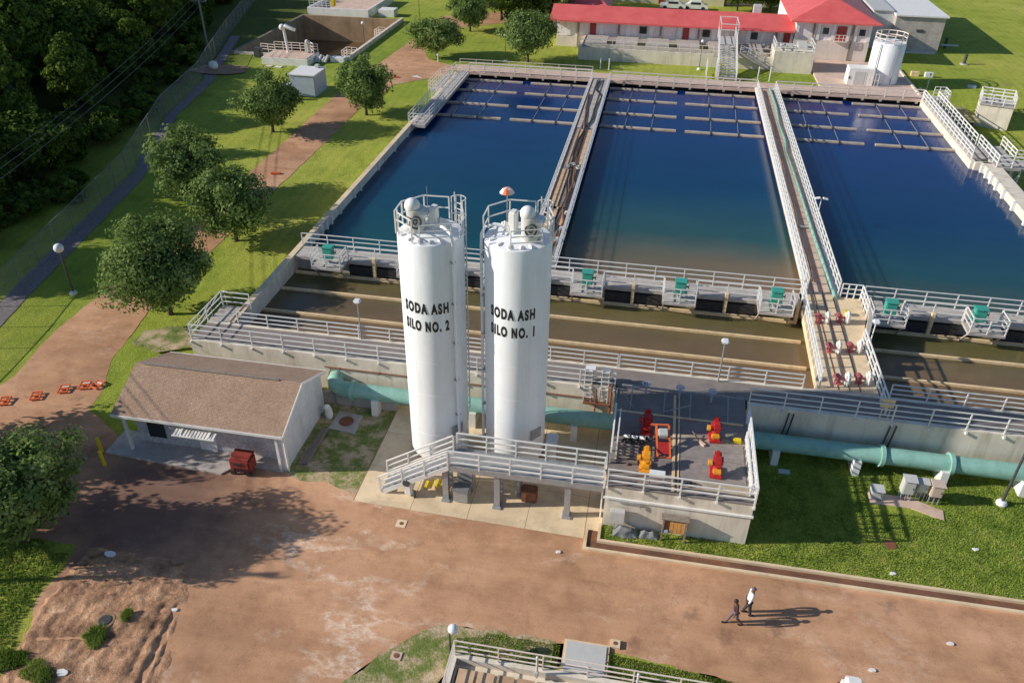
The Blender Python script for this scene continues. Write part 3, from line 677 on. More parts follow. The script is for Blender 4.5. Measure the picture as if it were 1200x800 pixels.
MB().box(11.9, 11.95, 39.3, 99, T, T + .03).box(12.5, 12.55, 39.3, 99, T, T + .03).box(13.1, 13.15, 39.3, 50, T, T + .03).build('deck_rail_tracks', 'rust', t)
P = [(12.95, 99.5), (13.05, 92), (12.8, 86), (12.95, 81), (12.7, 78), (12.85, 73), (12.95, 66), (13.0, 60), (13.1, 55), (13.2, 51), (13.2, 49.8)]
solo('green_pipe', MB().tube([(x, y, T + .2) for x, y in P], .12, 8), 'pipe_green', 'thin green pipe lying along the right footbridge deck', 'pipe', (13, 75, T), smooth=True)
solo('hose', MB().tube([(12.05 + .08 * math.sin(y * .6), y, T + .1) for y in frange(99, 52, 2)], .05, 6), 'rust', 'thin reddish hose along middle of the right footbridge deck', 'hose', (12, 75, T), smooth=True)
solo('floor_box', MB().rbox((12.3, 61.0, T + .1), (.5, .3, .14), bev=.03), 'steel', 'small grey box on the right footbridge deck', 'box', (12.3, 61, T))
# red valves with white actuators on the platform
def valve():
    t = thing('valve_actuator', '', 'valve')
    MB().rbox((.38, 0, .5), (.34, .75, 1.0), bev=.14).build('white_housing', 'white', t, smooth=True)
    b = MB().cyl((-.15, 0, 0), .2, .12, 12).cyl((-.15, 0, .1), .13, .55, 12).tube([(-.15, 0, .45), (.25, 0, .45)], .1, 8)
    b.rbox((-.3, .1, .62), (.36, .36, .3), bev=.08); b.build('red_valve_body', 'valve_red', t, smooth=True)
    MB().lathe((-.45, -.15, .7), [(.2, 0), (.24, .03), (.2, .06)], 12).tube([(-.45, -.15, 0), (-.45, -.15, .75)], .04, 6).build('handwheel', 'valve_red', t)
    return t
vp = valve()
rows = [(11.9, 46.6, 'first row left'), (13.2, 46.9, 'first row right'), (12.1, 43.2, 'middle row left'), (13.35, 43.5, 'middle row right'), (12.1, 39.9, 'nearest row left'), (13.3, 40.2, 'nearest row right')]
for i, (x, y, s_) in enumerate(rows):
    o = vp if i == 0 else dup(vp, (x, y, T)); o.location = (x, y, T); o.scale = (.82, .82, .8)
    tag(o, 'red valve with white upright housing on the bridge platform, ' + s_ + (' (farthest)' if i < 2 else ''), 'valve', 'valves on the footbridge platform')
solo('yellow_bucket', MB().lathe((13.7, 47.9, T), [(.14, 0), (.2, .3), (.17, .3)], 12), 'yellow', 'small yellow bucket at the top corner of the valve platform', 'bucket', (13.7, 47.9, T))

# far walkway
t = thing('far_walkway', 'long cream railed walkway across the far ends of the basins', 'walkway', (2.5, 100, 0))
MB().box(-25.2, 30.3, 99.4, 101.3, T - .3, T).box(-25.1, 30.2, 100.3, 101.3, -.4, T - .3).build('deck', 'conc_pink', t)
MB().rail([(-23.4, 99.5), (-8.1, 99.5)], T, post=2.0, w=.1).rail([(-5.8, 99.5), (11.3, 99.5)], T, post=2.0, w=.1).rail([(13.6, 99.5), (30.0, 99.5)], T, post=2.0, w=.1).build('front_railing', 'rail_cream', t)
MB().rail([(-25, 101.2), (-8.2, 101.2)], T, post=2.0, w=.05).build('back_railing', 'rail_cream', t)
MB().box(-25, 30.1, 100.22, 100.31, 1.9, T - .32).build('painted_shade_strip', 'hole', t)  # near-black strip paints the shade beneath the deck overhang
b = MB()
for x in frange(-24, 29.5, 2.0): b.box(x - .12, x + .12, 99.35, 100.2, T - .5, T - .3)
b.build('brackets', 'conc_grey', t)
# baffles
k = 0
segs = [(-24.6, -16.45, 'left basin, left'), (-15.45, -8.1, 'left basin, right'), (-5.75, 2.3, 'middle basin, left'), (3.25, 11.3, 'middle basin, right'), (13.6, 21.2, 'right basin, left'), (22.3, 29.9, 'right basin, right')]
for row, (y, rl) in enumerate(((84.4, 'nearest'), (89.0, 'second'), (94.1, 'third'), (98.5, 'farthest'))):
    for x0, x1, sl in segs:
        b = MB().box(x0, x1, y - .24, y + .24, 1.75, 2.2)
        t = thing('baffle_beam', f'{rl} row concrete baffle beam in far end of {sl} bay', 'baffle beam', ((x0 + x1) / 2, y, 2), 'concrete baffle beams at the far ends of the basins')
        b.build('beam', 'beam', t)
        for x in (x0 + (x1 - x0) * .33, x0 + (x1 - x0) * .68):
            MB().box(x - .08, x + .08, y - .3, y + .3, 1.7, 2.24).build('joint', 'steel_dark', t)
            if row < 3: MB().bar((x, y + .3, 2.12), (x + .1, y + 4.2, 2.1), .045).build('tie_rod', 'steel', t)
# right wall and walkway
t = thing('basin_side_wall', 'sunlit cream right side wall of the basins with white buttresses over water', 'wall', (30.5, 75, 0))
MB().box(29.9, 30.3, 79.5, 99.4, -.4, T).box(30.9, 32.3, 50.2, 79.5, -.4, T).build('wall', 'conc_wall', t)
MB().box(30.2, 32.1, 79.2, 79.6, .5, T).build('return_wall', 'conc_wall', t)
for y in (78.6, 77.2, 75.8, 74.3, 72.4, 69.8, 66.8, 63.5): MB().box(30.62, 30.9, y, y + .3, .8, T + .03).build('buttress', 'white', t)
t = thing('side_walkway', 'stepped right walkway with close white rails beside the rightmost basin', 'walkway', (31, 90, 0))
MB().box(30.3, 31.6, 80.5, 101.3, T - .3, T).build('deck', 'conc_grey', t)
MB().rail([(30.1, 99.4), (30.1, 80.2)], T, post=1.3, w=.08).rail([(31.55, 99.3), (31.55, 84.3)], T, post=1.3, w=.08).rail([(31.6, 101.2), (32.8, 101.2), (32.8, 99.2), (31.6, 99.2)], T, post=.7, w=.06).build('railing', 'white', t)
MB().box(31.6, 33.0, 99.2, 101.2, T - .2, T).build('landing', 'conc_grey', t)
t = thing('bridge_platform', 'raised railed platform leading right from the rightmost basin wall', 'platform', (34, 79, 0))
MB().box(31.7, 33.9, 78.2, 84.3, T - .2, T + .05).box(33.9, 50, 78.3, 80.2, T - .2, T + .05).build('deck', 'conc_grey', t)
MB().rail([(31.75, 84.2), (31.75, 78.3), (50, 78.3)], T + .05, post=1.3, w=.08).rail([(33.85, 84.2), (33.85, 80.2), (50, 80.2)], T + .05, post=1.3, w=.08).build('railing', 'white', t)
for x in (33.2, 34.0, 39, 45):
    for y in (78.5, 80.0): MB().bar((x, y, 0), (x, y, T - .2), .14).build('support_post', 'white', t)
MB().bar((33.2, 78.5, .4), (34, 78.5, 2.2), .07).build('brace', 'white', t)
# retaining kerb by the far right pavement
solo('retaining_wall', MB().box(30.2, 30.45, 101.3, 114, 0, 2.75), 'conc_wall', 'low retaining wall edging the far pavement beside the white tank', 'wall', (30.3, 107, 0))
solo('retaining_wall', MB().prism([(31.6, 101.3), (31.8, 101.3), (31.8, 112.5), (31.6, 112.5)], 0, 2.15), 'conc_wall', 'second pale kerb wall on the lawn right of the white tank', 'wall', (31.7, 107, 0))
struct('sunken_path', MB().box(30.45, 31.6, 101.35, 114, .9, 1.35), 'conc_deck')

# ------------------------------------------------------------------ big green pipe
t = thing('green_main_pipe', 'large green water main on white supports along the channel wall', 'pipe', (2, 35.95, 0))
y_, z_ = 35.95, 1.15
b = MB(); b.tube([(-17.2, 36.85, 1.35), (-17.2, 36.5, 1.35), (-17.05, 36.15, 1.3), (-16.7, 35.98, 1.2), (-16.2, y_, z_), (-10, y_, z_), (0, y_, z_), (20, y_, z_), (55, y_, z_)], .48, 24); b.build('pipe', 'pipe_green', t, smooth=True)
for x in (-15.9, 14.0, 17.5, 27): MB().tube([(x - .1, y_, z_), (x + .1, y_, z_)], .62, 24).build('flange', 'pipe_green', t, smooth=True)
for i, x in enumerate((-14.4, -8.5, -2.6, 8.5, 12.75, 17.2, 21.2, 26, 31)):
    solo('pipe_support', MB().add([(x - .19, 35.2, 0), (x + .19, 35.2, 0), (x + .19, 36.8, 0), (x - .19, 36.8, 0), (x - .19, 35.25, 1.05), (x + .19, 35.25, 1.05), (x + .19, 36.8, .7), (x - .19, 36.8, .7), (x - .19, 35.5, 1.0), (x + .19, 35.5, 1.0), (x - .19, 35.62, .7), (x + .19, 35.62, .7)], [(0, 1, 5, 4), (4, 5, 9, 8), (8, 9, 11, 10), (10, 11, 6, 7), (0, 4, 8, 10, 7, 3), (1, 2, 6, 11, 9, 5), (3, 7, 6, 2), (0, 3, 2, 1)]), 'white',
         'white concrete pipe support, ' + ['leftmost, by the elbow', 'between the silos', 'right of silo one', 'first right of the control deck', 'second right of the control deck', 'third right, above the cabinets', 'fourth right, near the dark lamp post', 'off to the right', 'farthest right'][i], 'pipe support', (x, 35.6, 0), 'pipe supports under the green main')
solo('loose_slab', MB().box(8.7, 9.3, 34.6, 34.9, .1, .22), 'cabinet', 'small pale slab lying on shaded lawn below the green pipe', 'slab', (9, 34.7, .1))
t = thing('retaining_wall', 'low brown retaining wall with pipe rail behind the worn patch', 'wall', (-15.6, 36, 0))
MB().box(-18.2, -13.2, 35.9, 36.08, 0, .75).build('wall', 'conc_grey', t)
MB().rail([(-18.1, 35.85), (-16, 35.85)], 0, h=.9, nr=1, post=1).build('railing', 'steel', t)
struct('leaf_litter_strip', MB().box(-18.2, -13.2, 36.08, 36.84, -.1, .5), 'patch')

# ------------------------------------------------------------------ silos
def bent_text(body, z0, h, width, cx, cy, r, name, parent):
    cu = bpy.data.curves.new('lettering', 'FONT'); cu.body = body; cu.size = 1; cu.offset = .055; cu.space_character = 1.3
    o = bpy.data.objects.new('tmp', cu); COL.objects.link(o); dg = bpy.context.evaluated_depsgraph_get(); dg.update()
    me = bpy.data.meshes.new_from_object(o.evaluated_get(dg)); bpy.data.objects.remove(o)
    bm = bmesh.new(); bm.from_mesh(me)
    bmesh.ops.triangulate(bm, faces=bm.faces[:]); bmesh.ops.subdivide_edges(bm, edges=[e for e in bm.edges if e.calc_length() > .2], cuts=2)
    x0 = min(v.co.x for v in bm.verts); x1 = max(v.co.x for v in bm.verts); y0 = min(v.co.y for v in bm.verts); y1 = max(v.co.y for v in bm.verts)
    mb = MB(); bm.verts.index_update()
    for v in bm.verts:
        u = ((v.co.x - x0) / (x1 - x0) - .5) * width; zz = z0 + (v.co.y - y0) / (y1 - y0) * h; th = u / r
        mb.v.append((cx + (r + .014) * math.sin(th), cy - (r + .014) * math.cos(th), zz))
    mb.f = [tuple(v.index for v in f.verts) for f in bm.faces]; mb.m = [0] * len(mb.f); bm.free()
    return mb.build(name, 'lettering', parent)
def silo(cx, cy, r, h, label, num, side):
    t = thing('silo', label, 'silo', (cx, cy, 0)); TZ1 = 9.95 if num == 1 else 10.05
    b = MB().lathe((cx, cy, 0), [(r * .86, .78), (r * .97, .86), (r, .98), (r, h - .12), (r - .05, h - .03), (.9, h + .12), (.3, h + .2)], 96); b.build('shell', 'silo', t, smooth=True)
    MB().lathe((cx, cy, 0), [(r * .55, 0), (r * .55, .8)], 32).build('support_skirt', 'conc_grey', t, smooth=True)
    for q in (20, 110, 200, 290): MB().rbox((cx + r * .75 * math.cos(R(q)), cy + r * .75 * math.sin(R(q)), .42), (.2, .2, .84), rz=R(q)).build('leg', 'steel', t)
    bent_text('SODA ASH', TZ1, .6, 2.3, cx, cy, r, 'lettering', t)
    bent_text('SILO NO. %d' % num, TZ1 - .98, .6, 2.3, cx, cy, r, 'lettering', t)
    # weld seams
    b = MB()
    for z in (2.6, 5.2, 7.2, 10.6, 12.2): b.lathe((cx, cy, z), [(r + .003, 0), (r + .008, .012), (r + .003, .024)], 96)
    b.build('weld_seams', 'silo', t, smooth=True)
    # vent grille, lower right of the face
    th = R(52); gx, gy = cx + (r + .02) * math.sin(th), cy - (r + .02) * math.cos(th)
    b = MB()
    for k in range(5): b.rbox((gx, gy, 2.55 + k * .11), (.62, .05, .07), rz=th)
    b.rbox((gx, gy, 2.77), (.72, .03, .62), rz=th); b.build('vent_grille', 'steel', t)
    # octagonal guard rail
    ps = [(cx + (r + .04) * math.cos(R(a)), cy + (r + .04) * math.sin(R(a))) for a in range(-158, 215, 45)]
    seq = [(cx + (r + .03) * math.cos(R(a)), cy + (r + .03) * math.sin(R(a))) for a in (200, 160, 115, 70)]
    seq2 = [(cx + (r + .03) * math.cos(R(a)), cy + (r + .03) * math.sin(R(a))) for a in (38, 0, -18)]
    seq3 = [(cx + (r * .95) * math.cos(R(a)), cy + (r * .95) * math.sin(R(a))) for a in ((252, 208, 195) if num == 2 else (262, 222))]
    b = MB().rail(seq, h, h=1.1, nr=2, post=1.2, w=.05).rail(seq2, h, h=1.1, nr=3, post=.9, w=.05)
    if num == 2: b.rail(seq3, h, h=1.1, nr=3, post=1.0, w=.05)
    b.rail([(cx - .1, cy - r * .93), (cx + 1.25, cy - r * .62)], h, h=.9, nr=3, post=1.4, w=.04)
    b.build('top_railing', 'rail', t)
    # caged ladder at the back right, and conduit
    la = R(58); lx, ly = cx + (r + .25) * math.cos(la), cy + (r + .25) * math.sin(la); px_, py_ = -math.sin(la), math.cos(la)
    b = MB()
    for s_ in (-1, 1): b.bar((lx + px_ * .22 * s_, ly + py_ * .22 * s_, .2), (lx + px_ * .22 * s_, ly + py_ * .22 * s_, h + 1.3), .05)
    z = .4
    while z < h + .9: b.bar((lx - px_ * .22, ly - py_ * .22, z), (lx + px_ * .22, ly + py_ * .22, z), .03); z += .3
    b.build('ladder', 'rail', t); b = MB()
    for z in frange(2.4, h + 1.05, .9):
        pr = [(lx + .38 * math.cos(la + R(q)) * 1.0, ly + .38 * math.sin(la + R(q)), z) for q in range(-100, 101, 25)]
        for p, q in zip(pr, pr[1:]): b.bar(p, q, .05, .03)
    for q in (-100, -60, -20, 20, 60, 100): b.bar((lx + .38 * math.cos(la + R(q)), ly + .38 * math.sin(la + R(q)), 2.4), (lx + .38 * math.cos(la + R(q)), ly + .38 * math.sin(la + R(q)), h + 1.05), .04, .03)
    b.build('ladder_cage', 'rail', t)
    # fill pipe
    a0 = R(side); ex, ey = math.cos(a0), math.sin(a0)
    b = MB().tube([(cx + ex * .4, cy + ey * .4, h + .45), (cx + ex * (r - .5), cy + ey * (r - .5), h + .55), (cx + ex * (r - .05), cy + ey * (r - .05), h + .42), (cx + ex * (r + .12), cy + ey * (r + .12), h + .05), (cx + ex * (r + .14), cy + ey * (r + .14), h - .6), (cx + ex * (r + .14), cy + ey * (r + .14), 1.1)], .075, 10)
    b.build('fill_pipe', 'silo', t, smooth=True)
    b = MB()
    for z in frange(1.6, h - 1, 2.2): b.rbox((cx + ex * (r + .08), cy + ey * (r + .08), z), (.16, .22, .08), rz=a0)
    b.build('pipe_clips', 'steel', t)
    # dust collector with round emblem
    fx, fy = (cx - .55, cy - .35) if num == 2 else (cx + .62, cy - .45)
    b = MB().lathe((fx, fy, h + .1), [(.36, 0), (.42, .1), (.44, 1.15), (.38, 1.2)], 20); b.build('dust_collector', 'cabinet', t, smooth=True)
    MB().rbox((fx + .22, fy + .05, h + 1.05), (.85, .75, .3), bev=.08, ry=R(6)).ball((fx - .12, fy - .1, h + 1.4), .36, 10).build('collector_hood', 'white', t, smooth=True)
    b = MB(); ax = math.atan2(-fy, -fx)   # towards the front
    def onf(u, v): th = u / .45; return (fx + .455 * math.sin(th + R(12)), fy - .455 * math.cos(th + R(12)), h + .72 + v)
    ring = [onf(.27 * math.cos(2 * PI * k / 20), .30 * math.sin(2 * PI * k / 20)) for k in range(21)]
    b.tube(ring, .035, 5); b.tube([onf(.14 * math.cos(R(a)) * (1 - a / 700), .16 * math.sin(R(a)) * (1 - a / 700)) for a in range(30, 430, 25)], .03, 5)
    b.build('round_emblem', 'steel_dark', t)
    # hatch chute
    b = MB().rbox((fx + (.75 if num == 2 else -.85), fy + .35, h + .65), (.34, .5, 1.25), bev=.06, rz=R(-12)).rbox((fx + (1.15 if num == 2 else -1.15), fy + .5, h + .42), (.6, .35, .3), bev=.08, rz=R(20), ry=R(28))
    b.build('inspection_chute', 'white', t, smooth=True)
    b = MB()
    for q in (215, 240, 262, 285, 305): b.rbox((cx + r * .82 * math.cos(R(q)), cy + r * .82 * math.sin(R(q)), h + .05), (.3, .06, .12), rz=R(q))
    b.tube([(cx + r * .7, cy - .4, h + .1), (cx + r * .2, cy + .6, h + .25)], .07, 8); b.tube([(fx, fy - .2, h + .1), (fx + .3, fy + .9, h + .3)], .09, 8)
    b.build('roof_fittings', 'white', t)
    if num == 2: MB().bar((cx - .2, cy + .4, h), (cx - .2, cy + .4, h + 2.0), .025).build('antenna', 'steel', t)
    return t
silo(-9.7, 32.75, 1.56, 13.68, 'left white silo lettered SODA ASH SILO NO. 2', 2, -38)
silo(-5.62, 33.2, 1.59, 13.62, 'right white silo lettered SODA ASH SILO NO. 1', 1, 188)
b = thing('umbrella_beacon', 'small orange and white umbrella on a pole above silo no. 1', 'umbrella', (-6.35, 34.2, 13.7))
MB().bar((-6.35, 34.2, 13.7), (-6.35, 34.2, 15.35), .05).build('pole', 'steel', b)
mbu = MB(); n = 12
for k in range(n):
    a0, a1 = 2 * PI * k / n, 2 * PI * (k + 1) / n
    for (r0, z0), (r1, z1) in (((.02, 15.52), (.22, 15.46)), ((.22, 15.46), (.36, 15.27))):
        mbu.add([(-6.35 + r0 * math.cos(a0), 34.2 + r0 * math.sin(a0), z0), (-6.35 + r1 * math.cos(a0), 34.2 + r1 * math.sin(a0), z1), (-6.35 + r1 * math.cos(a1), 34.2 + r1 * math.sin(a1), z1), (-6.35 + r0 * math.cos(a1), 34.2 + r0 * math.sin(a1), z0)], [(0, 1, 2, 3)], (k // 2) % 2)
mbu.build('canopy', ['orange', 'white'], b)

# under the catwalk
t = thing('equipment_cabinet', 'white side cabinet at the foot of silo no. 1', 'cabinet', (-3.6, 33.3, 0))
MB().rbox((-3.6, 33.3, .85), (.6, .9, 1.7), bev=.06).build('body', 'white', t); MB().box(-3.34, -3.28, 33.0, 33.6, .3, 1.4).build('door', 'steel', t)
t = thing('control_cabinet', 'dark grey low cabinet under left end of the catwalk', 'cabinet', (-7.75, 29.7, 0))
MB().rbox((-7.75, 29.55, .45), (.8, .7, .8), bev=.05).rbox((-7.7, 30.4, .75), (.85, .7, 1.4), bev=.05).build('body', 'steel', t); MB().rbox((-7.75, 29.5, .88), (.86, .75, .06), bev=.02).build('lid', 'tarp', t)
t = thing('feeder_pump', 'brown feeder pump with pipes under the catwalk', 'pump', (-4.6, 30.4, 0))
MB().rbox((-4.3, 30.2, .4), (.8, .6, .8), bev=.05).build('base', 'rust', t)
MB().cyl((-4.9, 30.5, 0), .18, 1.5, 12).tube([(-4.9, 30.5, 1.3), (-4.3, 30.3, 1.2), (-3.6, 30.2, 1.6)], .1, 8).cyl((-5.7, 30.6, .9), .35, .9, 16, r2=.5).build('pipework', 'steel', t, smooth=True)
MB().lathe((-5.7, 30.6, 1.8), [(.5, 0), (.55, .06), (.4, .22), (.1, .3)], 16).build('hopper_lid', 'white', t)
t = thing('water_cooler', 'small white machine with round dark gauge under the catwalk stairs', 'machine', (-10.55, 29.35, 0))
MB().rbox((-10.55, 29.35, .5), (.42, .42, .9), bev=.08).build('body', 'white', t, smooth=True)
MB().tube([(-10.6, 29.1, .95), (-10.6, 29.16, .95)], .2, 14).cyl((-10.2, 29.15, 0), .07, .5, 8).build('gauge', 'steel_dark', t)
b = MB()
for k in range(5): b.box(-9.9 + k * .28, -9.75 + k * .28, 29.9, 30.4, .05 + .1 * k, .14 + .1 * k)
solo('yellow_rack', b, 'yellow', 'yellow slatted rack under the catwalk stairs', 'rack', (-9.3, 30.1, 0))

# ------------------------------------------------------------------ catwalk
CZ = 2.45
t = thing('catwalk', 'raised steel catwalk with stairs in front of the two silos', 'catwalk', (-4.8, 29.9, 0))
MB().box(-8.3, -.55, 29.2, 30.55, CZ - .06, CZ).box(-8.3, -.55, 29.14, 29.2, CZ - .25, CZ + .1).box(-8.3, -.55, 30.55, 30.61, CZ - .25, CZ + .1).build('deck', 'steel', t)
MB().rail([(-8.3, 29.17), (-.5, 29.17)], CZ, post=1.6, w=.065).build('front_railing', 'rail', t)
MB().rail([(-8.2, 30.58), (-.5, 30.58)], CZ, post=1.6, w=.065).build('back_railing', 'rail', t)
for x in (-8.55, -5.85, -2.25):
    MB().box(x - .15, x + .15, 29.25, 29.31, 0, CZ - .25).box(x - .15, x + .15, 29.49, 29.55, 0, CZ - .25).box(x - .03, x + .03, 29.31, 29.49, 0, CZ - .25).box(x - .22, x + .22, 29.1, 29.65, 0, .1).build('leg', 'steel', t)
    MB().box(x - .1, x + .1, 30.3, 30.5, 0, CZ - .25).box(x - .1, x + .1, 29.2, 30.55, CZ - .36, CZ - .25).build('leg', 'steel', t)
b = MB(); s0 = Vector((-8.3, 0, CZ)); s1 = Vector((-12.0, 0, .12)); k = 11
for i in range(k):
    p = s0.lerp(s1, (i + .5) / k); b.box(p.x - .16, p.x + .16, 29.2, 30.3, p.z - .04, p.z)
b.build('stair_treads', 'steel', t)
b = MB()
for y in (29.17, 30.33): b.bar((s0.x, y, s0.z - .05), (s1.x, y, s1.z - .05), .06, .26)
b.build('stringers', 'rail', t)
b = MB()
for y in (29.15, 30.36): b.rail([(-8.35, y, CZ), (-12.05, y, .1)], 0, h=1.05, post=1.45, w=.065)
b.build('stair_railing', 'rail', t)

# ------------------------------------------------------------------ control building with equipment deck
t = thing('control_building', 'low cream concrete building with railed equipment deck right of the silos', 'building', (3.1, 33, 0))
MB().box(-.4, 6.6, 29.05, 36.84, -.1, T - .08).build('wall', 'conc_wall', t)
MB().box(-.48, 6.68, 28.97, 29.05, 1.95, 2.06).box(6.6, 6.68, 29.05, 36.8, 1.95, 2.06).build('ledge', 'white', t)
MB().box(-.42, 6.62, 29.03, 37.28, T - .08, T).build('deck', 'conc_deck', t)
MB().box(3.1, 6.3, 30.3, 31.8, T, T + .02).box(3.1, 6.3, 31.83, 33.2, T, T + .02).build('deck_plates', 'plate', t)
MB().box(3.1, 6.45, 29.3, 30.25, T, T + .012).build('stained_screed', 'plate_stain', t)
MB().box(3.1, 6.45, 33.25, 33.6, T, T + .012).build('stained_screed', 'plate_stain', t)
MB().box(2.72, 2.86, 29.2, 36.9, T, T + .05).box(3.0, 3.06, 29.2, 36.9, T, T + .05).box(-.3, 6.4, 34.9, 35.0, T, T + .06).build('floor_channels', 'pipe_cream', t)
b = MB().rail([(-.35, 29.0), (6.6, 29.0)], T, post=1.7, w=.06); brackets(b, frange(-.35, 6.6, 1.7), 29.03, T + .05); b.build('front_railing', 'rail', t)
MB().rail([(6.6, 29.0), (6.6, 35.2)], T, post=.95, w=.075).rail([(6.42, 29.6), (6.42, 33.6)], T, h=.7, post=.6, w=.06).build('side_railing', 'white', t)
MB().rail([(-.36, 30.7), (-.36, 34.2)], T, post=.9, w=.075).rail([(-.1, 31), (-.1, 33.6)], T, h=1.2, post=.7, w=.06).build('side_railing', 'white', t)
MB().bar((-.45, 34.2, T), (-.45, 36.9, T + .02), .1).bar((-.45, 34.2, T), (-.45, 34.2, T + 1.1), .06).build('edge_bar', 'steel', t)
b = MB()
for y in (29.6, 29.9): b.bar((-.56, y, 0), (-.56, y, T + 1), .07)
for z in frange(.4, 2.6, .35): b.bar((-.56, 29.6, z), (-.56, 29.9, z), .04)
b.build('access_ladder', 'white', t)
MB().box(-.44, -.41, 30.5, 31.5, .05, 2.1).build('side_door', 'steel_dark', t)
# pipe rack with handwheels at back of the deck
t = thing('pipe_rack', 'thin steel pipe frame with three handwheels at back of the equipment deck', 'pipe rack', (3, 36, T))
b = MB(); b.bar((-.2, 36.9, T + .35), (6.5, 36.9, T + .35), .08)
for x0, x1 in ((.4, 2.2), (3.6, 5.6)):
    b.bar((x0, 35.1, T), (x0, 36.6, T + .6), .06); b.bar((x1, 35.1, T), (x1, 36.6, T + .6), .06); b.bar((x0, 36.6, T + .6), (x1, 36.6, T + .6), .05)
b.bar((2.2, 35.2, T + .1), (3.6, 35.6, T + .45), .05); b.bar((-.2, 36.4, T + .3), (.6, 35.2, T + .1), .04); b.build('frame', 'steel', t)
for x in (1.15, 3.0, 4.75):
    MB().cyl((x, 36.75, T), .06, .75, 8).tube([(x + .22 * math.cos(R(a)), 36.75 + .22 * math.sin(R(a)), T + .72) for a in range(0, 361, 30)], .035, 5).bar((x - .22, 36.75, T + .72), (x + .22, 36.75, T + .72), .04).bar((x, 36.53, T + .72), (x, 36.97, T + .72), .04).build('handwheel', 'blue_cab', t)
def redunit(name, label, x, y, rz, m1, m2, m3, cat='valve'):
    t = thing(name, label, cat, (x, y, T))
    MB().rbox((x, y, T + .08), (.6, .9, .16), bev=.03, rz=rz).cyl((x, y - .1, T + .1), .2, .55, 12).build('base', m1, t)
    MB().rbox((x + .02, y + .1, T + .75), (.5, .62, .42), bev=.1, rz=rz).rbox((x, y + .38, T + .95), (.34, .3, .3), bev=.08, rz=rz).build('motor', m2, t, smooth=True)
    MB().tube([(x - .28, y - .05, T + .7), (x - .45, y - .05, T + .7)], .16, 12).rbox((x, y - .38, T + .45), (.42, .26, .2), bev=.04, rz=rz).build('gearbox', m3, t, smooth=True)
    return t
redunit('valve_actuator', 'dark red actuator standing in the shaded back left of the equipment deck', 1.33, 33.6, 0, 'red', 'red', 'red')
redunit('valve_actuator', 'red and orange actuator at the shadow edge, back right of the equipment deck', 4.85, 33.6, .1, 'red', 'red', 'amber')
redunit('valve_actuator', 'red actuator with cream top, front right of the equipment deck', 4.85, 30.9, -.05, 'red', 'red', 'amber')
redunit('engine_hoist', 'bright amber motor unit standing by front rail of the equipment deck', 1.4, 30.6, 0, 'amber', 'amber', 'amber', 'motor')
t = thing('lifting_frame', 'orange rectangular lifting frame holding a white box on the equipment deck', 'frame', (2.16, 32.3, T))
def tr(u, v, z): c, s = math.cos(R(8)), math.sin(R(8)); return (2.2 + u * c - v * s, 32.3 + u * s + v * c, T + z)
b = MB()
for u in (-.32, .32): b.bar(tr(u, -.75, 0), tr(u, .7, .95), .09); b.bar(tr(u, .7, 0), tr(u, .7, .95), .07)
b.bar(tr(-.32, -.75, 0), tr(.32, -.75, 0), .09); b.bar(tr(-.6, .7, .95), tr(.32, .7, .95), .09); b.build('frame', 'orange', t)
MB().add([tr(-.28, -.6, .14), tr(.28, -.6, .14), tr(.28, -.05, .5), tr(-.28, -.05, .5)], [(0, 1, 2, 3)]).build('lower_panel', 'red', t)
MB().rbox(tr(0, .3, .78), (.5, .42, .2), bev=.04, rz=R(8), rx=R(33)).build('white_box', 'cabinet', t)
MB().rbox(tr(0, -.02, .5), (.5, .12, .1), rz=R(8)).build('strap', 'black', t)
solo('battery_box', MB().rbox((6.0, 33.5, T + .12), (.42, .28, .22), bev=.03), 'yellow', 'small yellow box by right edge of the equipment deck', 'box', (6, 33.5, T))
t = thing('broom', 'pale broom lying beside the back right red actuator', 'broom', (4.1, 33.1, T)); MB().bar((3.7, 33.6, T + .3), (4.1, 33.1, T + .08), .035).build('handle', 'wood_grey', t); MB().rbox((4.2, 32.98, T + .08), (.42, .16, .12), rz=R(-45)).build('head', 'conc_pink', t)
t = thing('pipe_stack', 'stack of dark pipes and brown bars on left of the equipment deck', 'pipes', (.5, 31.6, T))
b = MB()
for k in range(6): b.box(-.05, 1.0, 30.7 + k * .24, 30.82 + k * .24, T + .1, T + .22)
b.box(.45, .55, 30.6, 32.2, T + .0, T + .1); b.build('bars', 'conc_deck', t)
b = MB(); [b.tube([(.1 + k * .22, 32.25, T + .15), (.75 + k * .22, 32.7 - .1 * k, T + .5)], .07, 8) for k in range(5)]; b.build('dark_pipes', 'black', t)
b = MB(); [b.tube([(.2 + k * .4, 32.35, T + .45), (.5 + k * .4, 32.3, T + .5)], .09, 8) for k in range(3)]; b.build('white_caps', 'white', t)
t = thing('work_table', 'white topped work table by front rail of the equipment deck', 'table', (2.0, 29.65, T))
MB().box(1.6, 2.35, 29.4, 29.85, T + .6, T + .65).build('top', 'white', t)
b = MB(); [b.bar((x, y, T), (x, y, T + .6), .05) for x in (1.65, 2.3) for y in (29.45, 29.8)]; b.build('frame', 'steel', t)
b = MB(); b.tube([(3.6 + .22 * math.cos(R(a)), 29.75 + .12 * math.sin(R(a)), T + .06) for a in range(0, 390, 30)], .03, 6); b.tube([(3.75 + .2 * math.cos(R(a)), 29.8 + .1 * math.sin(R(a)), T + .1) for a in range(0, 390, 30)], .03, 6)
solo('cable_coil', b, 'black', 'black coiled cable on the deck by the front rail', 'cable', (3.6, 29.75, T))
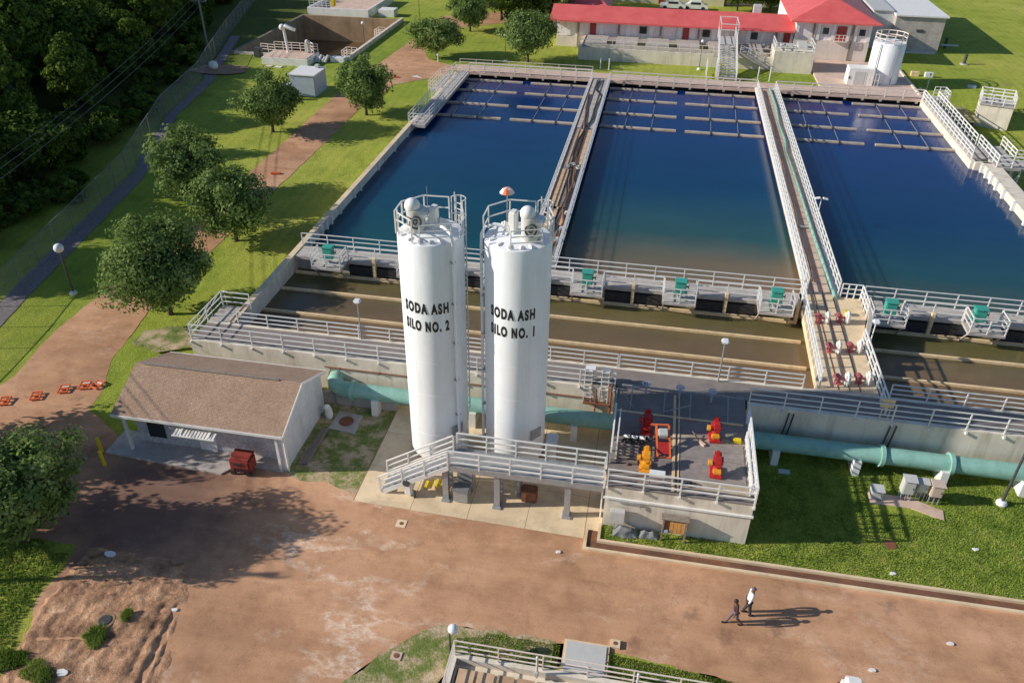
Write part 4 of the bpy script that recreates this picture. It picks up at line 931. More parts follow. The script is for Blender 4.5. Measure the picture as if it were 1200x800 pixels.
# side mechanism left of the control building, on the channel walkway
t = thing('sluice_mechanism', 'pair of grey sluice hoists with ladders on the walkway left of the control building', 'hoist', (-1.5, 37, T))
for x in (-2.1, -1.15):
    MB().box(x - .25, x + .25, 37.0, 37.5, T, T + 1.0).build('hoist_cabinet', 'steel', t)
    b = MB()
    for s_ in (-.2, .2): b.bar((x + s_, 36.75, 1.7), (x + s_, 36.9, T + 1.2), .05)
    for z in frange(1.8, T + 1.1, .28): b.bar((x - .2, 36.78, z), (x + .2, 36.78, z), .04)
    b.build('ladder', 'rail', t)
MB().box(-2.3, -1.75, 36.9, 37.4, T + 1.0, T + 1.06).build('cover', 'white', t)
b = MB().cyl((-1.6, 36.7, 1.0), .05, 1.8, 6).cyl((-.75, 36.7, .9), .08, 2.3, 6).box(-2.3, -.8, 36.6, 36.85, 1.7, 1.82)
b.build('drain_pipes', 'rust', t)
solo('warning_board', MB().box(13.55, 14.25, 37.05, 37.1, T + .75, T + 1.3).bar((13.7, 36.95, 1.0), (13.7, 37.05, T + .9), .05).bar((14.1, 36.95, 1.0), (14.1, 37.05, T + .9), .05), 'pipe_cream', 'yellowish blank board on two posts at the walkway rail', 'board', (13.9, 37.1, T))
t = thing('wall_cabinet', 'grey electrical cabinet on legs against the control building front', 'cabinet', (.35, 28.8, 0))
MB().rbox((.3, 28.75, 1.15), (.75, .35, .75), bev=.03).build('body', 'cabinet', t)
MB().bar((.05, 28.75, .1), (.05, 28.75, .8), .05).bar((.2, 28.75, .1), (.2, 28.75, .8), .05).build('legs', 'steel', t)
MB().tube([(-.2, 28.9, 2.0), (.6, 28.92, 1.95), (1.3, 28.95, 1.9), (1.35, 28.95, 1.6)], .035, 6).build('conduit', 'steel', t)
def tarp(name, label, x0, x1, y0, y1, h, seed):
    from mathutils import noise as mn
    mb = MB(); n = 14
    for j in range(n + 1):
        for i in range(n + 1):
            u, v = i / n, j / n; e = min(u, 1 - u, v, 1 - v) * 4
            mb.v.append((x0 + (x1 - x0) * u + .05 * mn.noise(Vector((u * 3, v * 3, seed))), y0 + (y1 - y0) * v + .1 * mn.noise(Vector((u * 3, v * 3, seed + 5))), .12 + min(1, e) * h * (.55 + .6 * abs(mn.noise(Vector((u * 2.2, v * 1.2, seed)))) + .35 * v)))
    for j in range(n):
        for i in range(n): mb.f.append((j * (n + 1) + i, j * (n + 1) + i + 1, (j + 1) * (n + 1) + i + 1, (j + 1) * (n + 1) + i)); mb.m.append(0)
    return solo(name, mb, 'tarp', label, 'tarp', ((x0 + x1) / 2, (y0 + y1) / 2, .1))
tarp('grey_tarp', 'larger crumpled grey sheet on grass below the wall cabinet', .15, 1.4, 28.35, 28.95, .38, 1)
tarp('grey_tarp', 'smaller grey sheet between the cabinet and the wooden notice case', 1.45, 2.4, 28.5, 28.9, .25, 7)
t = thing('notice_case', 'wooden notice case on two posts in front of the control building', 'notice board', (3.05, 28.75, 0))
MB().box(2.5, 2.58, 28.55, 28.65, .1, 1.5).box(3.6, 3.68, 28.55, 28.65, .1, 1.5).build('posts', 'wood_grey', t)
MB().box(2.58, 3.6, 28.62, 28.9, .6, 1.42).build('case', 'rust', t); MB().box(2.42, 3.76, 28.54, 28.95, 1.5, 1.55).build('roof', 'wood_grey', t)
b = MB(); [b.box(2.86 + k * .185, 3.03 + k * .185, 28.585, 28.61, .64, 1.38) for k in range(4)]; b.build('doors', 'wood', t)
MB().rbox((2.72, 28.58, .72), (.2, .1, .22), bev=.03).build('papers', 'blue_cab', t)

# ------------------------------------------------------------------ kerb channel along the road
t = thing('kerb_channel', 'low kerb with brown drain channel between road and lawn', 'kerb', (20, 27.6, 0))
MB().box(-1.2, 60, 27.25, 27.4, -.1, .14).box(-1.2, -1.05, 27.4, 28.6, -.1, .14).build('outer_kerb', 'conc_slab', t)
MB().box(-.56, 60, 27.84, 27.98, -.1, .2).box(-.56, -.42, 27.98, 29.0, -.1, .2).build('inner_kerb', 'conc_slab', t)
m_ch = plain('channel_floor', (.20, .09, .055), .85, .45, .5, bmp=.3, stain=(.42, .18, .05), stain_amt=.6)
MB().box(-1.05, 60, 27.4, 27.84, -.1, .045).box(-1.05, -.56, 27.84, 28.6, -.1, .045).build('channel_floor', m_ch, t)

# ------------------------------------------------------------------ cabinets on lawn
struct('cabinet_slab', MB().prism([(13.2, 33.2), (15.2, 33.2), (16.7, 32.6), (16.8, 33.3), (15.3, 34.0), (13.2, 34.0)], .05, .15), 'conc_pink')
def cab(x, y, w, d, z0, h, label, mat, legs, tilt=R(14)):
    t = thing('electrical_cabinet', label, 'electrical cabinet', (x, y, .1), 'electrical cabinets on the lawn slab')
    MB().rbox((x, y, z0 + h / 2), (w, d, h), bev=.025).rbox((x, y - .02, z0 + h + .03), (w + .08, d + .1, .05), bev=.015, rx=tilt * .3).build('body', mat, t)
    MB().rbox((x, y - d / 2 - .012, z0 + h / 2), (w * .82, .02, h * .82)).build('door', mat, t)
    MB().rbox((x + w * .3, y - d / 2 - .03, z0 + h * .5), (.03, .03, .12)).build('handle', 'steel_dark', t)
    if legs:
        b = MB(); [b.bar((x + sx * w * .4, y + sy * d * .3, .12), (x + sx * w * .4, y + sy * d * .3, z0), .05) for sx in (-1, 0, 1) for sy in (-1, 1)]; b.build('legs', 'steel', t)
    if not legs: MB().box(x - w * .4, x + w * .4, y - d / 2 - .04, y - d / 2 - .01, .15, .3).build('plinth', 'steel', t)
cab(13.55, 33.75, .6, .5, .15, .55, 'squat whitish cabinet standing alone left of the others', 'cabinet', False)
cab(15.0, 33.9, .6, .5, .6, .9, 'tallest white cabinet on legs, left of the close trio', 'cabinet', True)
cab(15.72, 34.0, .5, .4, .75, .6, 'smaller white cabinet on legs, middle of the close trio', 'cabinet', True)
cab(16.38, 33.9, .6, .5, .65, .75, 'cream pinkish cabinet on legs, right of the close trio', 'cabinet_cream', True)
solo('manhole_cover', MB().cyl((13.65, 30.4, .1), .3, .03, 24), 'rust', 'rusty round manhole cover in the near lawn', 'manhole', (13.65, 30.4, .1))

# ------------------------------------------------------------------ lamps
def lamp(name, label, x, y, z, h, head='globe', pole='steel_dark', r=.05, rad=.24, base=True, group='lamp posts', arm=(0, 0)):
    t = thing(name, label, 'lamp post', (x, y, z), group)
    MB().cyl((x, y, z), r, h, 10, r2=r * .7).build('pole', pole, t)
    if base: MB().lathe((x, y, z - .02), [(.26, 0), (.28, .12), (.2, .26), (.1, .3)], 14).build('base', 'white', t, smooth=True)
    if head == 'globe':
        MB().ball((x + arm[0], y + arm[1], z + h + rad * .7), rad, 12).build('lamp_globe', 'globe', t, smooth=True)
        MB().cyl((x + arm[0], y + arm[1], z + h - .1), .1, .14, 10).build('lamp_collar', 'steel_dark', t)
    elif head == 'twin':
        b = MB(); [b.rbox((x + s * .3, y, z + h + .05 - .06), (.42, .26, .12), bev=.03, ry=R(12 * s)) for s in (-1, 1)]; b.build('lamp_heads', 'white', t)
    elif head == 'box':
        MB().rbox((x + arm[0], y + arm[1], z + h), (.42, .42, .22), bev=.07).build('lamp_head', 'globe', t, smooth=True)
    return t
lamp('lamp_post', 'black lamp post with white globe on lawn left of the service road', -40.4, 44.3, .19, 3.5, rad=.34, r=.09)
lamp('lamp_post', 'dark lamp post on white base in lawn at far right', 19.95, 34.45, .1, 4.6, rad=.3, r=.08)
lamp('lamp_post', 'thin lamp post with white head over the settling channel, between silo one and right footbridge', 5.2, 38.8, T, 2.75, head='box', pole='steel', base=False)
lamp('lamp_post', 'thin lamp post with white head over settling channel, left of silo two', -16.3, 39.0, T, 2.7, head='box', pole='steel', base=False)
lamp('lamp_post', 'twin headed white lamp beside the right footbridge', 13.75, 63.1, T, 1.75, head='twin', pole='rail', base=False)
lamp('lamp_post', 'white round lamp on thin post beside the valve platform', 14.45, 44.3, 2.2, 2.4, head='box', pole='rail', base=False)
lamp('lamp_post', 'lamp post with bluish globe at the near sandy island', -6.1, 20.45, 0, 1.55, rad=.22, r=.05, base=False, arm=(.16, 0))
lamp('lamp_post', 'green lamp post on lawn in front of the far round tree', -20.2, 106.7, 2.4, 3.2, rad=.22)
lamp('lamp_post', 'far thin lamp post on lawn beside the muddy reservoir', -37.3, 125.8, 2.4, 4.0, rad=.26, base=False)
lamp('lamp_post', 'thin dark lamp post on far lawn before the pump house wall', 4.9, 108.3, 2.4, 3.4, rad=.2)
lamp('lamp_post', 'lamp with cream head on the right wall of the muddy reservoir', -40.7, 110, 2.4, 3.0, rad=.24, base=False)
lamp('lamp_post', 'short lamp on lawn right of the white tank', 32.3, 106.5, 1.5, 2.4, rad=.12, pole='rail', base=False)
lamp('lamp_post', 'short white lamp on the stepped end of the channel walkway', -26.3, 41.2, T, .9, rad=.09, pole='rail', base=False, r=.03)
lamp('lamp_post', 'short white lamp on the lawn beside channel walkway end', -27.8, 41.6, .1, 2.3, rad=.09, pole='rail', base=False, r=.03)
for x, lab in ((-7.6, 'left'), (-6.5, 'right')): solo('bollard', MB().cyl((x, 105.8, 2.4), .07, 1.3, 8).ball((x, 105.8, 3.7), .1, 6), 'rail', f'{lab} slim pale bollard in far grass behind left footbridge', 'bollard', (x, 105.8, 2.4))
for x, lab in ((12.0, 'left'), (13.4, 'right')): solo('bollard', MB().cyl((x, 104.8, 2.4), .07, 1.6, 8).ball((x, 104.8, 4.0), .1, 6), 'rail', f'{lab} slim pale bollard at far end of right footbridge', 'bollard', (x, 104.8, 2.4))
solo('utility_marker', MB().cyl((7.4, 106.3, 2.4), .22, 1.3, 12), 'yellow', 'fat yellow post on far grass beside the stair tower', 'bollard', (7.4, 106.3, 2.4))
solo('lawn_marker', MB().cyl((-28.8, 104.6, 2.4), .06, .9, 8).ball((-28.8, 104.6, 3.3), .16, 8), 'white', 'small white marker on far lawn near the service road bend', 'marker', (-28.8, 104.6, 2.4))

# ------------------------------------------------------------------ shed
t = thing('brick_shed', 'low shed with brown shingle roof and mottled brick front', 'building', (-22.3, 32.8, 0))
MB().box(-26.6, -18.05, 30.5, 30.7, 0, 2.6).build('front_wall', 'brick', t)
MB().box(-26.6, -26.4, 30.7, 35.2, 0, 2.6).box(-26.4, -17.75, 35.05, 35.25, 0, 2.6).build('back_walls', 'brick_white', t)
xg = -17.55
MB().add([(xg, 29.75, 0), (xg, 35.3, 0), (xg, 35.3, 2.62), (xg, 32.6, 3.8), (xg, 29.75, 2.58), (xg - .2, 29.75, 0), (xg - .2, 35.3, 0), (xg - .2, 35.3, 2.62), (xg - .2, 32.6, 3.8), (xg - .2, 29.75, 2.58)],
    [(0, 1, 2, 3, 4), (9, 8, 7, 6, 5), (0, 5, 6, 1), (1, 6, 7, 2), (2, 7, 8, 3), (3, 8, 9, 4), (4, 9, 5, 0)]).build('gable_wall', 'brick_white', t)
xa, xb = -27.2, -17.35; y0, y1, ym, ze, zr_ = 29.55, 35.65, 32.6, 2.6, 3.92
def slab(p):
    lo = [(q[0], q[1], q[2] - .12) for q in p]
    return MB().add(p + lo, [(0, 1, 2, 3), (7, 6, 5, 4), (0, 4, 5, 1), (1, 5, 6, 2), (2, 6, 7, 3), (3, 7, 4, 0)])
b = slab([(xa, y0, ze), (xb, y0, ze), (xb, ym, zr_), (xa, ym, zr_)]); c = slab([(xa, ym, zr_ - .002), (xb, ym, zr_ - .002), (xb, y1, ze), (xa, y1, ze)])
b.add(c.v, c.f); b.build('roof', 'shingle', t)
MB().bar((xa, y0 - .02, ze - .07), (xb, y0 - .02, ze - .07), .05, .16).bar((xb + .02, y0, ze - .06), (xb + .02, ym, zr_ - .06), .04, .14).bar((xb + .02, ym, zr_ - .06), (xb + .02, y1, ze - .06), .04, .14).bar((xa, y1 + .02, ze - .07), (xb, y1 + .02, ze - .07), .05, .16).build('fascia', 'white', t)
MB().bar((xa + .5, ym, zr_ + .03), (xb - 1.3, ym, zr_ + .03), .16, .05).build('ridge_vent', 'wood_grey', t)
for x in (-26.65, -17.85): MB().box(x - .07, x + .07, 29.68, 29.82, 0, 2.5).build('porch_post', 'white', t)
MB().box(-25.9, -24.9, 30.44, 30.51, .55, 1.95).build('window', 'glass_dark', t)
MB().box(-22.9, -21.9, 30.44, 30.51, .1, 2.1).build('door', 'white', t)
b = MB()
for k in range(13): b.box(-23.5 + k * .185, -23.39 + k * .185, 29.2, 30.45, 2.0, 2.04)
mbw = MB()
mbw.add([(p[0], p[1], p[2] + (p[1] - 29.2) * .22) for p in b.v], b.f); mbw.bar((-23.55, 29.2, 2.02), (-21.1, 29.2, 2.02), .06); mbw.bar((-23.55, 30.45, 2.3), (-21.1, 30.45, 2.3), .06)
mbw.bar((-23.1, 29.3, 2.05), (-23.1, 30.5, 2.5), .07); mbw.bar((-21.5, 29.3, 2.05), (-21.5, 30.5, 2.5), .07); mbw.build('slatted_awning', 'white', t)
MB().tube([(-17.4, 29.72, 2.4), (-17.4, 29.72, .1)], .05, 6).build('downpipe', 'white', t)
struct('shed_slab', MB().prism([(-28.0, 29.2), (-20.9, 28.8), (-20.3, 29.7), (-17.7, 29.6), (-17.7, 30.5), (-28, 31.2)], 0, .1), 'conc_grey')
b = MB(); [b.bar((-17.1 + k * .13, 30.4, .08), (-17.0 + k * .13, 33.4, .08 + .04 * k), .1) for k in range(4)]
solo('timber_pile', b, 'wood_grey', 'old timbers lying along the shed gable wall', 'timber', (-17, 32, 0))
solo('white_drum', MB().lathe((-17.0, 34.6, .0), [(.2, 0), (.24, .3), (.18, .7), (.1, .9)], 12).ball((-16.95, 34.3, 1.0), .18, 6), 'white', 'white bag shape against back end of the shed gable', 'bag', (-17, 34.6, 0))
t = thing('red_machine', 'red machine with grille on the shed forecourt', 'machine', (-19.8, 29.3, 0))
MB().rbox((-19.8, 29.35, .65), (1.15, .85, .85), bev=.08).build('body', 'machine_red', t)
MB().rbox((-19.8, 29.5, 1.12), (1.1, .6, .1), bev=.03).build('lid', 'machine_red', t)
b = MB(); [b.box(-20.15 + k * .18, -20.05 + k * .18, 28.89, 28.93, .3, .55) for k in range(5)]; b.rbox((-19.85, 28.9, .85), (.4, .06, .12)); b.build('grille', 'black', t)
b = MB(); [b.tube([(x, 28.95, .18), (x, 29.05, .18)], .18, 12) for x in (-20.25, -19.35)]; b.build('wheels', 'black', t)
for i, (x, y, dx) in enumerate(((-28.25, 29.25, -.03), (-27.45, 28.3, -.05))): solo('yellow_bollard', MB().tube([(x, y, 0), (x + dx, y, 1.0)], .1, 12), 'yellow', ['yellow bollard at left corner of the shed, farther of the two', 'yellow bollard at left corner of the shed, nearer of the two'][i], 'bollard', (x, y, 0))
# worn patch inspection cover
t = thing('inspection_cover', 'dark round inspection cover in square concrete pad beside the shed', 'manhole', (-15.85, 34.3, 0))
MB().prism([(-16.7, 33.6), (-15.0, 33.4), (-15.1, 35.1), (-16.6, 35.2)], 0, .06).build('pad', 'conc_grey', t); MB().cyl((-15.85, 34.35, .06), .42, .05, 20).build('cover', 'rust', t)
t = thing('inspection_cover', 'small square concrete marker with dark hole in the yard', 'manhole', (-10.35, 27.25, 0))
MB().box(-10.6, -10.1, 27.0, 27.5, 0, .03).build('pad', 'conc_slab', t); MB().cyl((-10.35, 27.25, .03), .1, .02, 12).build('cover', 'rust', t)
t = thing('inspection_cover', 'round dark cover in pale ring amid rutted dirt', 'manhole', (-21.3, 19.1, 0))
MB().cyl((-21.35, 19.1, 0), .42, .2, 24).build('pad', 'soil', t); MB().cyl((-21.35, 19.1, .2), .27, .03, 20).box(-21.45, -21.25, 19.08, 19.12, .23, .24).build('cover', 'steel_dark', t)
t = thing('inspection_cover', 'small square pad with dark hole at edge of the sandy island', 'manhole', (-8.3, 19.9, 0))
MB().box(-8.55, -8.1, 19.7, 20.1, 0, .06).build('pad', 'conc_pink', t); MB().cyl((-8.33, 19.9, .06), .12, .02, 12).build('cover', 'rust', t)
# orange barriers lying on road
for i, (x, y, rz, lab) in enumerate(((-36.6, 32.2, .3, 'leftmost, at picture edge'), (-35.1, 33.0, .35, 'second from left'), (-33.9, 33.95, .3, 'middle'), (-32.9, 34.55, .25, 'fourth, next to grass'), (-32.15, 34.75, -.3, 'rightmost, tipped against the grass'))):
    t = thing('road_barrier', f'orange plastic barrier lying on the service road, {lab}', 'barrier', (x, y, 0), 'orange barriers across the service road')
    def q(u, v): return (x + u * math.cos(rz) - v * math.sin(rz), y + u * math.sin(rz) + v * math.cos(rz))
    b = MB(); [b.rbox((*q(0, v), .1 + .08 * (v + .3)), (.62, .13, .08), rz=rz, bev=.02) for v in (-.32, 0, .32)]; [b.rbox((*q(u, 0), .13), (.09, .72, .08), rz=rz, bev=.02, rx=R(4)) for u in (-.26, .26)]
    b.build('frame', 'orange', t)
    if i > 1: MB().rbox((*q(.1, .1), .2), (.4, .1, .03), rz=rz).build('reflective_strip', 'white', t)
b = solo('traffic_wedge', MB().rbox((-34.6, 66.7, 1.27), (.9, .35, .2), bev=.05, rz=.2), 'orange', 'orange wedge lying on the service road halfway up', 'wedge', (-34.6, 66.7, 1.2))
solo('traffic_wedge', MB().rbox((-32.0, 96.3, 2.5), (.9, .35, .15), bev=.05, rz=.2), 'orange', 'orange wedge on the service road near the far bend', 'wedge', (-32, 96.3, 2.4))
solo('painted_arrow', MB().prism([(-30.2, 97.2), (-28.8, 96.8), (-29.6, 97.5), (-29.4, 97.9)], 2.42, 2.45), 'white', 'white paint patch on the road near the far bend', 'marking', (-29.5, 97.4, 2.4))

# ------------------------------------------------------------------ bottom enclosure
t = thing('sludge_tank', 'railed tank with brown covers at the bottom edge', 'tank', (-1, 18.5, 0))
MB().box(-5.9, 9, 9, 9.2, -.1, .5).box(-5.9, -5.7, 9.2, 20.2, -.1, .5).box(-5.7, 9, 19.98, 20.2, -.1, .5).box(-5.7, 9, 9.2, 19.98, -.1, .12).build('walls', 'conc_wall', t)
MB().rail([(-5.8, 12), (-5.8, 20.1), (9, 20.1)], .5, h=.95, post=1.75, w=.045).build('railing', 'rail_cream', t)
b = MB(); x = -5.5
for k in range(8):
    b.box(x + k * .82, x + k * .82 + .7, 15, 19.55, .35, .47, 0 if k < 2 else 1)
b.build('covers', ['tan', 'brown_cover'], t)
MB().box(-5.65, -5.55, 15, 19.6, .12, .5).build('edge_beam', 'steel_dark', t)
solo('valve_post', MB().cyl((-2.3, 19.85, .3), .05, 1.3, 8).ball((-2.3, 19.85, 1.6), .07, 6).rbox((-2.3, 19.8, .6), (.16, .16, .3), bev=.03), 'cabinet', 'short grey post with pale fitting at the tank railing, left one', 'post', (-2.3, 19.85, 0))
solo('valve_post', MB().cyl((1.75, 19.85, .3), .05, 1.3, 8).ball((1.75, 19.85, 1.6), .07, 6), 'cabinet', 'short grey post with round top at the tank railing, right one', 'post', (1.75, 19.85, 0))
t = thing('hatch_slab', 'grey square hatch slab with pale rim beside the tank railing', 'hatch', (-.45, 21.2, 0))
MB().box(-1.4, .55, 20.35, 22.05, 0, .12).build('rim', 'conc_slab', t); MB().box(-1.28, .43, 20.47, 21.93, .12, .16).build('lid', 'cabinet', t)
b = MB(); [b.cyl((.47, y, .12), .04, .05, 8) for y in (20.9, 21.2, 21.6)]; b.build('bolts', 'rust', t)
t = thing('inspection_cover', 'small pale square pad with hole at corner of the hatch slab', 'manhole', (.75, 22.2, 0))
MB().box(.55, .98, 22.0, 22.4, 0, .14).build('pad', 'conc_slab', t); MB().cyl((.77, 22.2, .14), .09, .02, 12).build('cover', 'rust', t)
t = thing('white_cart', 'white rounded lid of a cart at the bottom edge right of the tank', 'cart', (10.4, 21.6, 0))
MB().rbox((10.4, 21.4, .55), (.9, 1.3, .7), bev=.2).build('body', 'white', t, smooth=True); b = MB(); [b.tube([(10.4 + s * .42, y, .2), (10.4 + s * .5, y, .2)], .2, 12) for s in (-1, 1) for y in (21.0, 21.8)]; b.build('wheels', 'black', t)
rg = random.Random(3)
for i, (x, y, lab) in enumerate(((-2.34, 26.9, 'white scrap on the yard below the kerb corner'), (15.1, 25.0, 'white scrap on the road right of the walkers'), (11.5, 23.0, 'white scrap on the road nearest the bottom edge'), (13.4, 28.5, 'white scrap on lawn just above the kerb'), (17.7, 30.85, 'white scrap on lawn below the dark lamp post'), (-18.75, 20.3, 'white scrap beside the wheel ruts'), (-21.6, 16.5, 'pale rounded stone at the bottom left'), (-23.4, 22.6, 'pale slab fragment at corner of the near verge'))):
    mb = MB(); k = 7; s_ = .18 if i < 6 else .35
    pts = [(x + s_ * rg.uniform(.6, 1) * math.cos(2 * PI * q / k), y + s_ * .6 * rg.uniform(.6, 1) * math.sin(2 * PI * q / k)) for q in range(k)]
    z = .1 if i in (3, 4) else 0; solo('litter', mb.prism(pts, z + .01, z + (.07 if i < 6 else .16)), 'white', lab, 'litter', (x, y, z))

# ------------------------------------------------------------------ far buildings
t = thing('pump_house', 'long pink walled building with red metal roof behind the basins', 'building', (1, 119, 2.4))
MB().box(-14.8, 17.0, 117.0, 123.5, 2.3, 6.1).build('walls', 'pumphouse_wall', t)
MB().box(-14.84, 17.0, 116.93, 117.0, 2.3, 3.9).build('lower_wall', 'lower_wall', t)
b = MB().add([(-15.8, 116.0, 6.05), (17.0, 116.0, 6.05), (17.0, 120.2, 7.35), (-15.8, 120.2, 7.35), (17, 124.4, 6.05), (-15.8, 124.4, 6.05), (-15.8, 116, 5.85), (17, 116, 5.85), (17, 124.4, 5.85), (-15.8, 124.4, 5.85)],
   [(0, 1, 2, 3), (3, 2, 4, 5), (0, 6, 7, 1), (1, 7, 8, 4, 2), (5, 9, 6, 0, 3), (4, 8, 9, 5), (6, 9, 8, 7)]); b.build('roof', 'redroof', t)
for x in (-11.8, -6.2, -.5, 4.6, 9.8, 14.8): MB().box(x - .12, x + .12, 116.7, 116.98, 2.4, 6.0).build('pillar', 'wood_grey', t)
for x in (-13.2, -8.6, -4.9, -1.8, 2.0, 6.6, 8.4, 11.2, 13.2): MB().box(x - .3, x + .3, 116.85, 116.97, 3.9, 5.95).build('pilaster', 'white', t)
for x in (-9.8, 3.3 - .4, 16.2): 
    MB().box(x - .42, x + .42, 116.88, 116.96, 3.9, 5.7).build('door', 'door_red', t)
for x in (-2.9, 5.0 + .6, 11.9):
    f = MB().box(x - .5, x + .5, 116.86, 116.96, 4.6, 5.5).build('window', 'steel_dark', t); MB().box(x - .42, x + .42, 116.83, 116.858, 4.67, 5.43).build('pane', 'glass_dark', f)
MB().rbox((12.2, 121.0, 7.7), (1.1, 1.2, 1.1), bev=.06).build('roof_vent', 'cabinet', t)
# raised channel in front
t = thing('raised_channel', 'low concrete wall with railing and grey covers before the pump house', 'wall', (1, 110.5, 2.4))
MB().box(-11, 6.6, 110.0, 110.3, 2.3, 4.0).box(9.8, 13.8, 110.0, 110.3, 2.3, 4.0).box(6.6, 9.8, 110.0, 110.3, 2.3, 3.7).box(-11, -10.7, 110.3, 116.9, 2.3, 4.0).box(-10.7, 13.8, 112.4, 112.6, 2.3, 3.95).build('wall', 'conc_wall', t)
MB().box(-10.7, 13.8, 110.3, 112.4, 2.4, 2.8).build('channel_bed', 'hole', t)
b = MB()
for k in range(6): b.box(-10.4 + k * 4.1, -10.4 + k * 4.1 + 2.9, 112.6, 116.6, 3.95, 4.15)
b.build('covers', 'conc_grey', t)
MB().rail([(-10.9, 110.1), (6.5, 110.1)], 4.0, h=1.0, nr=2, post=1.5, w=.07).rail([(9.9, 110.1), (13.7, 110.1)], 4.0, h=1.0, nr=2, post=1.5, w=.07).build('railing', 'rail_cream', t)
# stair tower
t = thing('stair_bridge', 'pale steel stair and gantry leading from the far walkway up to the pump house', 'stairs', (8.2, 107, 2.6))
b = MB()
for k in range(14): b.box(7.2, 9.2, 103.4 + k * .52, 103.4 + k * .52 + .45, 2.7 + k * .17, 2.78 + k * .17)
b.build('treads', 'cabinet', t)
b = MB()
for x in (7.1, 9.3):
    b.bar((x, 103.2, 2.65), (x, 111, 5.1), .1, .22); b.rail([(x, 103.3, 2.7), (x, 110.8, 5.1)], 0, h=1.1, nr=3, post=1.3, w=.06)
    b.rail([(x, 110.8, 5.1), (x, 115.8, 5.1)], 0, h=1.2, nr=3, post=1.3, w=.06)
    b.bar((x, 110.9, 2.5), (x, 110.9, 7.6), .1); b.bar((x, 115.5, 5.1), (x, 115.5, 7.6), .08)
b.bar((7.1, 110.9, 7.6), (9.3, 110.9, 7.6), .09); b.bar((7.1, 110.9, 6.9), (9.3, 110.9, 6.9), .09); b.bar((7.1, 115.5, 7.6), (9.3, 115.5, 7.6), .08)
b.bar((7.1, 110.9, 7.6), (7.1, 115.5, 7.6), .08); b.bar((9.3, 110.9, 7.6), (9.3, 115.5, 7.6), .08); b.build('frame', 'rail', t)
MB().box(7.1, 9.3, 110.9, 115.8, 4.98, 5.08).build('landing', 'cabinet', t)
b = MB(); b.rail([(5.7, 103.6), (5.7, 106.5)], 2.45, h=1.9, nr=5, post=.7, w=.06); b.rail([(6.9, 103.6), (6.9, 106.5)], 2.45, h=1.9, nr=5, post=.7, w=.06); b.build('side_gate', 'rail', t)
# ramp block
t = thing('loading_ramp', 'pale concrete stair block with sloping ramp and rails before the hip roofed building', 'ramp', (16.3, 110, 2.4))
MB().box(14.0, 18.9, 109.2, 113.4, 2.3, 5.0).build('block', 'conc_wall', t)
MB().add([(9.8, 109.6, 4.2), (14.0, 109.6, 2.5), (14.0, 109.6, 3.0), (9.8, 109.6, 4.7), (9.8, 109.3, 4.2), (14.0, 109.3, 2.5), (14, 109.3, 3.0), (9.8, 109.3, 4.7)], [(0, 1, 2, 3), (7, 6, 5, 4), (0, 4, 5, 1), (1, 5, 6, 2), (2, 6, 7, 3), (3, 7, 4, 0)]).build('stair_stringer', 'conc_grey', t)
MB().rail([(9.8, 109.5, 4.6), (13.9, 109.5, 2.9)], 0, h=.9, nr=2, post=1.2, w=.06).rail([(14.1, 109.3), (18.8, 109.3), (18.8, 113.2)], 5.0, h=1.0, nr=2, post=1.2, w=.08).rail([(14.1, 109.3), (14.1, 113.2)], 5.0, h=1.0, nr=2, post=1.2, w=.08).build('railing', 'rail', t)
MB().rbox((15.6, 111.5, 5.2), (1.6, 1.6, .4), bev=.1).rbox((17.6, 111.8, 5.25), (1.2, 1.8, .5), bev=.05, rx=R(12)).build('rooftop_units', 'cabinet', t)
# hip roofed building
t = thing('hip_roof_building', 'two storey pale building with red hip roof at far right', 'building', (22, 121, 2.4))
MB().box(17.1, 26.6, 116.5, 138, 2.3, 7.6).build('walls', 'pumphouse_wall', t)
MB().box(17.05, 26.65, 116.42, 116.5, 2.3, 5.1).box(26.6, 26.66, 116.5, 138, 2.3, 5.1).build('lower_wall', 'lower_wall', t)
MB().add([(16.2, 115.6, 7.5), (27.6, 115.6, 7.5), (27.6, 139, 7.5), (16.2, 139, 7.5), (21.9, 121.2, 9.7), (21.9, 133, 9.7), (16.2, 115.6, 7.3), (27.6, 115.6, 7.3), (27.6, 139, 7.3), (16.2, 139, 7.3)],
    [(0, 1, 4), (1, 2, 5, 4), (2, 3, 5), (3, 0, 4, 5), (0, 6, 7, 1), (1, 7, 8, 2), (2, 8, 9, 3), (3, 9, 6, 0), (9, 8, 7, 6)]).build('roof', 'redroof', t)
for x in (19.4, 24.3): MB().box(x - .12, x + .12, 116.3, 116.42, 2.4, 7.4).build('downpipe', 'wood_grey', t)
for x in (17.3, 20.0, 23.8, 21.9, 24.7, 26.4): MB().box(x - .2, x + .2, 116.36, 116.45, 5.1, 7.3).build('pilaster', 'white', t)
for x in (20.9, 25.5):
    f = MB().box(x - .5, x + .5, 116.4, 116.48, 5.75, 6.75).build('window', 'white', t); MB().box(x - .38, x + .38, 116.37, 116.398, 5.85, 6.65).build('pane', 'glass_dark', f)
MB().box(22.3, 23.5, 116.38, 116.46, 5.1, 6.9).build('door', 'door_red', t)
MB().box(22.1, 23.7, 115.9, 116.4, 5.0, 5.1).rail([(22.1, 115.92), (23.7, 115.92)], 5.1, h=.8, nr=2, post=.5, w=.06).build('balcony', 'rail_cream', t)
